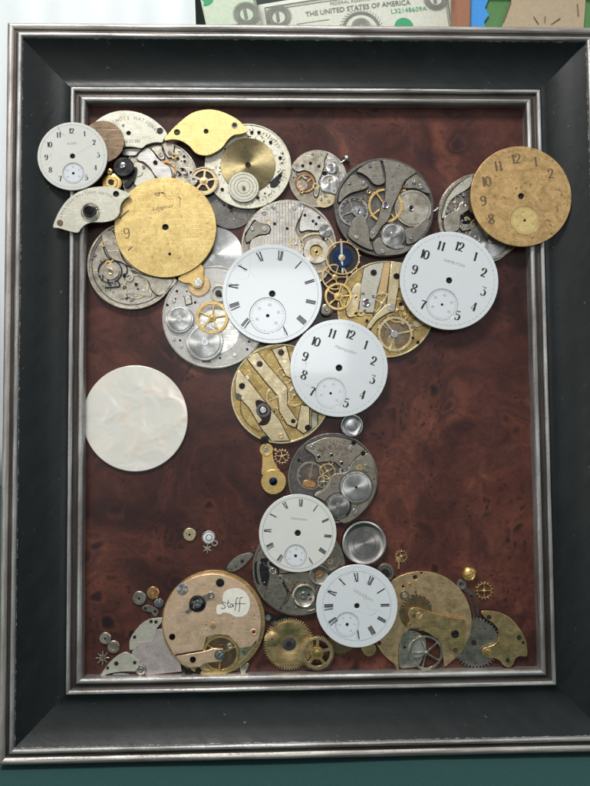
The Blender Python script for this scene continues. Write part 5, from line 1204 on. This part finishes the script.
# bottom left pieces
def small_disc(name, label, x, y, r, mat, hole='hole', hr=.2, z=-5, th=.9, group='small round discs on the panel'):
    t = T(name, label, 'small disc', x, y, z, group)
    t.lathe('disc', x, y, [(r, z), (r, z + th * .7), (r * .9, z + th), (r * .5, z + th), (r * .45, z + th * .8), (0, z + th * .8)], mat, n=32); t.lathe('hole', x, y, [(r * hr, z + th * .8 + .03), (0, z + th * .8 + .03)], hole, n=14); return t
small_disc('small_brass_disc', 'pale brass disc alone on the burl left of the tiny white disc', *Z('j', (127, 96)), 6.6, 'gilt')
small_disc('small_brass_disc', 'bright orange brass disc above the lower left gilt movement', *Z('i', (411, 86)), 6.4, 'copper', 'gold')
small_disc('small_steel_disc', 'grey round disc left of the bright orange brass disc', *Z('i', (321, 120)), 7.0, 'grey')
small_disc('small_steel_disc', 'pale steel washer directly above the small star shaped wheel', *Z('i', (98, 384)), 6.0, 'silver')
small_disc('small_steel_disc', 'dark bronze disc right below the pale steel washer', *Z('i', (152, 440)), 6.4, 'grey_warm', 'grey_warm')
t = T('small_screw_head', 'slotted steel screw head just below the bright orange brass disc', 'screw head', *Z('i', (452, 150)), -5)
t.lathe('body', *Z('i', (452, 150)), [(4.6, -5), (4.6, -4.3), (0, -4.3)], 'grey', n=24); t.screw(*Z('i', (452, 150)), 4.6, -4.2, 'steel')
t = T('small_bridge', 'tiny two hole dark bridge under the slotted screw head at lower left', 'watch bridge', *Z('i', (395, 200)), -5)
t.poly('bridge', Z('i', [(345, 175), (375, 165), (410, 175), (445, 195), (448, 215), (430, 240), (412, 230), (400, 212), (365, 205), (345, 195)]), -5, -4.2, 'grey', .1)
for a in [(362, 187), (427, 207)]: t.lathe('hole_shade', *Z('i', a), [(1.7, -4.17), (0, -4.17)], 'hole', n=18)
t = T('curved_plate', 'greyish curved plate with small holes touching the Staff movement on its left', 'watch plate', *Z('i', (350, 330)), -5)
t.poly('plate', Z('i', [(258, 440), (262, 390), (290, 340), (340, 285), (400, 255), (470, 248), (485, 255), (460, 290), (430, 330), (415, 380), (400, 420), (300, 450), (265, 460)]), -5, -4.2, 'silver_matte', .1)
for a in [(292, 375), (432, 275), (400, 272)]: t.lathe('hole_shade', *Z('i', a), [(1.8, -4.17), (0, -4.17)], 'hole', n=18)
t = T('pale_plate', 'pinkish pale metal plate between the curved plate and the Staff movement', 'steel plate', *Z('i', (400, 500)), -5)
t.poly('plate', Z('i', [(275, 470), (320, 410), (400, 400), (430, 325), (480, 320), (560, 420), (590, 520), (600, 600), (370, 625), (330, 600), (330, 540), (270, 500)]), -4.1, -3.75, 'pink_plate', .08, sm=False)
t = T('ratchet_bridge', 'pale crescent bridge with three holes at the lower left corner', 'watch bridge', *Z('i', (190, 560)), -4.6)
t.poly('bridge', Z('i', [(65, 632), (90, 590), (125, 545), (175, 500), (230, 474), (270, 490), (320, 530), (335, 575), (345, 600), (300, 600), (240, 600), (180, 604), (120, 615), (80, 635)]), -4.6, -3.6, 'silver_matte', .12)
for a, q in [((172, 548), 2.3), ((115, 577), 1.6), ((293, 542), 1.8)]: t.lathe('hole_shade', *Z('i', a), [(q, -3.57), (0, -3.57)], 'hole', n=18)
t.stroke('under_spring', [(Z('i', [(150, 622), (220, 618), (290, 630), (330, 625)]), 2.2)], -4.9, -4.5, 'steel')
t = T('small_steel_ring', 'small silver ring with a slot at the right tip of the lower left crescent bridge', 'metal ring', *Z('i', (333, 592)), -3.5)
t.lathe('ring', *Z('i', (333, 592)), [(5.2, -3.5), (5.2, -2.9), (4.2, -2.7), (2.8, -2.9), (0, -2.9)], 'silver', n=28); t.screw(*Z('i', (333, 592)), 2.4, -2.8, 'steel')
t = T('star_wheel', 'silver star shaped wheel with eight blunt arms in the lower left corner', 'star wheel', *Z('i', (82, 512)), -4.8)
k = SC(*Z('i', (82, 512)), -4.3); L = []
for i in range(8):
    for f, rr in ((-.34, 2.9), (-.22, 6.2), (-.16, 7.0), (.16, 7.0), (.22, 6.2), (.34, 2.9)): a = 2 * math.pi * (i + f * .55 * (1.6 if rr < 4 else 1)) / 8; L.append((rr * k * math.cos(a), rr * k * math.sin(a)))
t._add('star', plate([L], -4.8, -4.2, .08), 'silver', *Z('i', (82, 512)), -4.2); t.lathe('hub', *Z('i', (80, 508)), [(2.2, -4.2), (1.8, -3.8), (0, -3.8)], 'brass_dark', n=18)
t = T('tiny_white_disc', 'tiny white enamel disc just above a tiny steel star cog', 'small disc', *Z('j', (252, 115)), -5)
t.lathe('disc', *Z('j', (252, 115)), [(6.6, -5), (6.6, -4.2), (6.0, -4.0), (0, -4.0)], 'enamel_sub', n=36); t.ring('spiral', *Z('j', (255, 115)), 2.6, 3.5, -4.0, -3.9, 'grey', .03); t.ring('rim', *Z('j', (252, 115)), 5.4, 6.4, -4.0, -3.85, 'silver', .03)
t = T('tiny_cog', 'tiny steel star cog hanging below the tiny white disc', 'small cog', *Z('j', (245, 190)), -5)
t.wheel('cog', *Z('j', (245, 188)), 4.6, -5, -4.5, 'silver', 6, 2.2, 0, hub=.3)
t = T('tiny_hook', 'tiny bright steel ring at the right of the tiny white disc', 'metal ring', *Z('j', (293, 153)), -5)
t.ring('ring', *Z('j', (293, 153)), 1.7, 3.2, -5, -4.3, 'silver')
t = T('oval_plate', 'dull greenish oval steel plate above the Staff movement', 'steel plate', *Z('j', (460, 270)), -5)
t.poly('plate', Z('j', [(372, 318), (395, 275), (430, 245), (475, 225), (525, 215), (545, 232), (510, 275), (480, 305), (440, 330), (400, 338)]), -5, -4.3, 'grey', .1); t.lathe('hole_shade', *Z('j', (474, 271)), [(1.8, -4.27), (0, -4.27)], 'hole', n=18)
t.bits('pins', [(*Z('j', a), 1.1) for a in [(380, 318), (400, 325), (430, 305), (545, 180), (550, 200)]], -4.3, -3.7, 'grey_dark', 10)

# mother of pearl disc
t = T('pearl_disc', 'large white mother of pearl disc alone on the burl at the left edge', 'pearl disc', 135.2, 418.5, -5)
pc = [(135.0 + 52.6 * math.cos(R_(a * 3)), 418.5 + 53.2 * math.sin(R_(a * 3))) for a in range(120)]
t.poly('disc', [(max(83.9, x_), y_) for x_, y_ in pc], -5, -3.8, 'pearl', .3, sm=False)

# ------------------------------------------------------------------ dials
d1 = dial('watch_dial', 'smallest white dial with a cracked 11, over the left frame edge', 72.3, 156.1, 34.6, .9, -3, 'arabic', 'enamel_warm', sub=(.5, .30), text=('ELGIN', .37, .085, 0, 0), numr=.74, numh=.15, skip=(6,), hole=2.5)
I = Ink(); I.line(-6.6, 13.4, -5.0, 10.2, .25); I.line(-5.0, 10.2, -3.4, 9.2, .16); I.line(2, 1.0, 9, 5.2, .05)
d1._add('crack', I.mesh(d1.zt), 'ink_grey', 72.3, 156.1, d1.zt)
d2 = dial('watch_dial', 'bright gold dial with worn off numerals and a faint script name', 165.3, 227.2, 50.6, -1.1, -9, 'gold_flat', 'gold_dial', 'ink_brown', sub=(.54, .33), text=('Longines', .40, .10, .4, 0), numr=.76, numh=.20, skip=(1, 2, 3, 4, 5, 6, 7, 8, 10, 11, 12), hole=3.0, tmat='engrave_gold', subhole=1.5)
I = Ink(); k = d2.k; c0 = P(165.3, 227.2, d2.zt)
for a, b_, w_ in [((238, 100), (290, 92), .35), ((240, 104), (262, 112), .3), ((265, 92), (262, 112), .4), ((275, 95), (298, 104), .35), ((365, 115), (380, 130), .4), ((378, 125), (372, 165), .22), ((50, 235), (82, 205), .7), ((70, 215), (100, 190), .6), ((62, 180), (68, 205), .4), ((95, 405), (120, 385), .5), ((60, 300), (63, 302), .5), ((60, 315), (63, 318), .5)]:
    q0 = P(*Z('c', a), d2.zt); q1 = P(*Z('c', b_), d2.zt); I.line(q0[0] - c0[0], q0[1] - c0[1], q1[0] - c0[0], q1[1] - c0[1], w_)
d2._add('worn_marks', I.mesh(d2.zt), 'ink_brown', 165.3, 227.2, d2.zt)
d3 = dial('watch_dial', 'tarnished dark gold dial over the right frame edge', 521.3, 196.2, 50.4, 1.0, -7, 'gold', 'gold_old', 'ink_brown', sub=(.48, .28), numr=.75, numh=.19, skip=(3, 4, 5, 6, 7), hole=2.9, extra='gold_matte', tmat='engrave_gold', subhole=1.3)
I = Ink(); k = d3.k
for a in [((485, 235), (487, 245)), ((468, 280), (472, 300)), ((440, 345), (450, 355)), ((430, 330), (445, 340))]:
    q0 = P(*Z('E', a[0]), d3.zt); q1 = P(*Z('E', a[1]), d3.zt); c0 = P(521.3, 196.2, d3.zt); I.line(q0[0] - c0[0], q0[1] - c0[1], q1[0] - c0[0], q1[1] - c0[1], .5)
d3._add('worn_marks', I.mesh(d3.zt), 'ink_brown', 521.3, 196.2, d3.zt)
d4 = dial('watch_dial', 'white roman numeral dial near the centre, highest of the three roman dials', 272.2, 293.8, 49.7, -1.0, 12, 'roman', sub=(.45, .36), text=None, numr=.79, numh=.20, skip=(6,), hole=3.1, subhole=1.7)
d5 = dial('watch_dial', 'white arabic dial turned clockwise, right below the dark grey movement', 449.3, 280.5, 49.3, .3, 17.5, 'arabic', sub=(.51, .315), text=('HAMILTON', .37, .075, 0, 0), skip=(6,), hole=3.0)
d6 = dial('watch_dial', 'white arabic dial with a faint script name, at the waist of the glass shape', 339.1, 368.0, 48.9, -.1, 19, 'arabic', sub=(.545, .31), text=('Hampden', .40, .105, .4, 0), skip=(6,), hole=3.2, tmat='ink_pale', inkname='ink_pale')
d7 = dial('watch_dial', 'warm white roman dial, smallest of the roman dials, above the barrel gear', 297.8, 533.2, 39.0, -1.1, 6, 'roman', 'enamel_warm', sub=(.58, .28), text=('STANDARD', .36, .07, 0, 0), numr=.78, numh=.19, skip=(6,), hole=3.0, subhole=1.5)
d8 = dial('watch_dial', 'white roman dial turned well clockwise, lowest of the roman dials', 357.0, 606.0, 41.2, -.3, 29, 'roman', sub=(.505, .29), inkname='ink_pale', text=('Waltham', .30, .13, .4, 0), numr=.69, numh=.22, skip=(6,), hole=2.6, subhole=1.6, tmat='ink_blue')

# ------------------------------------------------------------------ small keyless works: levers, springs and studs between the bridges
def fuss(t, x, y, r, n, z, seed, keep=()):
    rr = random.Random(seed)
    for i in range(n):
        for _ in range(30):
            a = rr.uniform(0, 6.283); q = r * math.sqrt(rr.uniform(.05, .85)); px, py = x + q * math.cos(a), y + q * math.sin(a)
            if all(math.hypot(px - ax, py - ay) > ar for ax, ay, ar in keep): break
        kind = i % 4
        if kind == 0:
            b = rr.uniform(0, 6.283); l = rr.uniform(3.5, 7)
            t.stroke('lever', [([(px, py), (px + l * .5 * math.cos(b), py + l * .5 * math.sin(b)), (px + l * math.cos(b + .7), py + l * math.sin(b + .7))], rr.uniform(1.0, 2.0))], z, z + .35, rr.choice(['steel', 'steel_dark', 'silver_bright', 'gold']))
        elif kind == 1: t.ring('collar', px, py, rr.uniform(1.2, 2.4), rr.uniform(2.9, 4.2), z, z + .4, rr.choice(['silver_bright', 'gold', 'copper', 'gilt']))
        elif kind == 2:
            if i % 8 == 2: t.jewel(px, py, rr.uniform(1.7, 2.5), z + .3, 'gold', 'ruby')
            else: t.screw(px, py, rr.uniform(1.5, 2.4), z + .2, rr.choice(['blued', 'steel', 'gold']))
        else:
            a0 = rr.uniform(0, 6.283); q = rr.uniform(4, 7)
            t.stroke('spring', [([(px + q * math.cos(a0 + j * .35), py + q * math.sin(a0 + j * .35)) for j in range(6)], .8)], z, z + .3, rr.choice(['steel_dark', 'steel']))
for key, zz, n_, sd, rr_ in ((132, -3.2, 22, 3, 40), (160, -2.9, 12, 5, 32), (482, -2.6, 16, 8, 38), (289, -2.9, 8, 2, 40), (299, -3.0, 14, 6, 40), (333, -3.3, 14, 9, 36), (384, -1.9, 12, 4, 42), (386, -3.3, 16, 12, 42), (318, -4.0, 10, 14, 24), (281, -3.4, 10, 15, 42)):
    for o_ in list(bpy.data.objects):
        if o_.name.startswith('watch_movement') and o_.parent is None:
            pos = F.inverted() @ o_.matrix_world.translation / MM
            u0, v0 = P(key, {132: 265, 160: 178, 482: 217, 289: 246.5, 299: 568.5, 333: 478, 384: 207.5, 386: 309, 318: 178.5, 281: 393.5}[key], pos.z)
            if math.hypot(u0 - pos.x, v0 - pos.y) < 1.5:
                f = T.__new__(T); f.x = key; f.y = {132: 265, 160: 178, 482: 217, 289: 246.5, 299: 568.5, 333: 478, 384: 207.5, 386: 309, 318: 178.5, 281: 393.5}[key]
                f.z = pos.z; f.u, f.v = pos.x, pos.y; f.e = o_; f.last = None
                fuss(f, f.x, f.y, rr_, n_, zz, sd)
                break

GROUPS = {'watch movement': 'watch movements glued to the panel', 'watch dial': 'loose watch dials on top of the collage', 'gear wheel': 'loose gear wheels in the collage',
          'watch bridge': 'loose watch bridges in the collage', 'small screw': 'tiny screws by the barrel gear', 'watch plate': 'loose watch plates'}
for o_ in bpy.data.objects:
    if o_.parent is None and o_.get('category') in GROUPS and not o_.get('group'): o_['group'] = GROUPS[o_['category']]
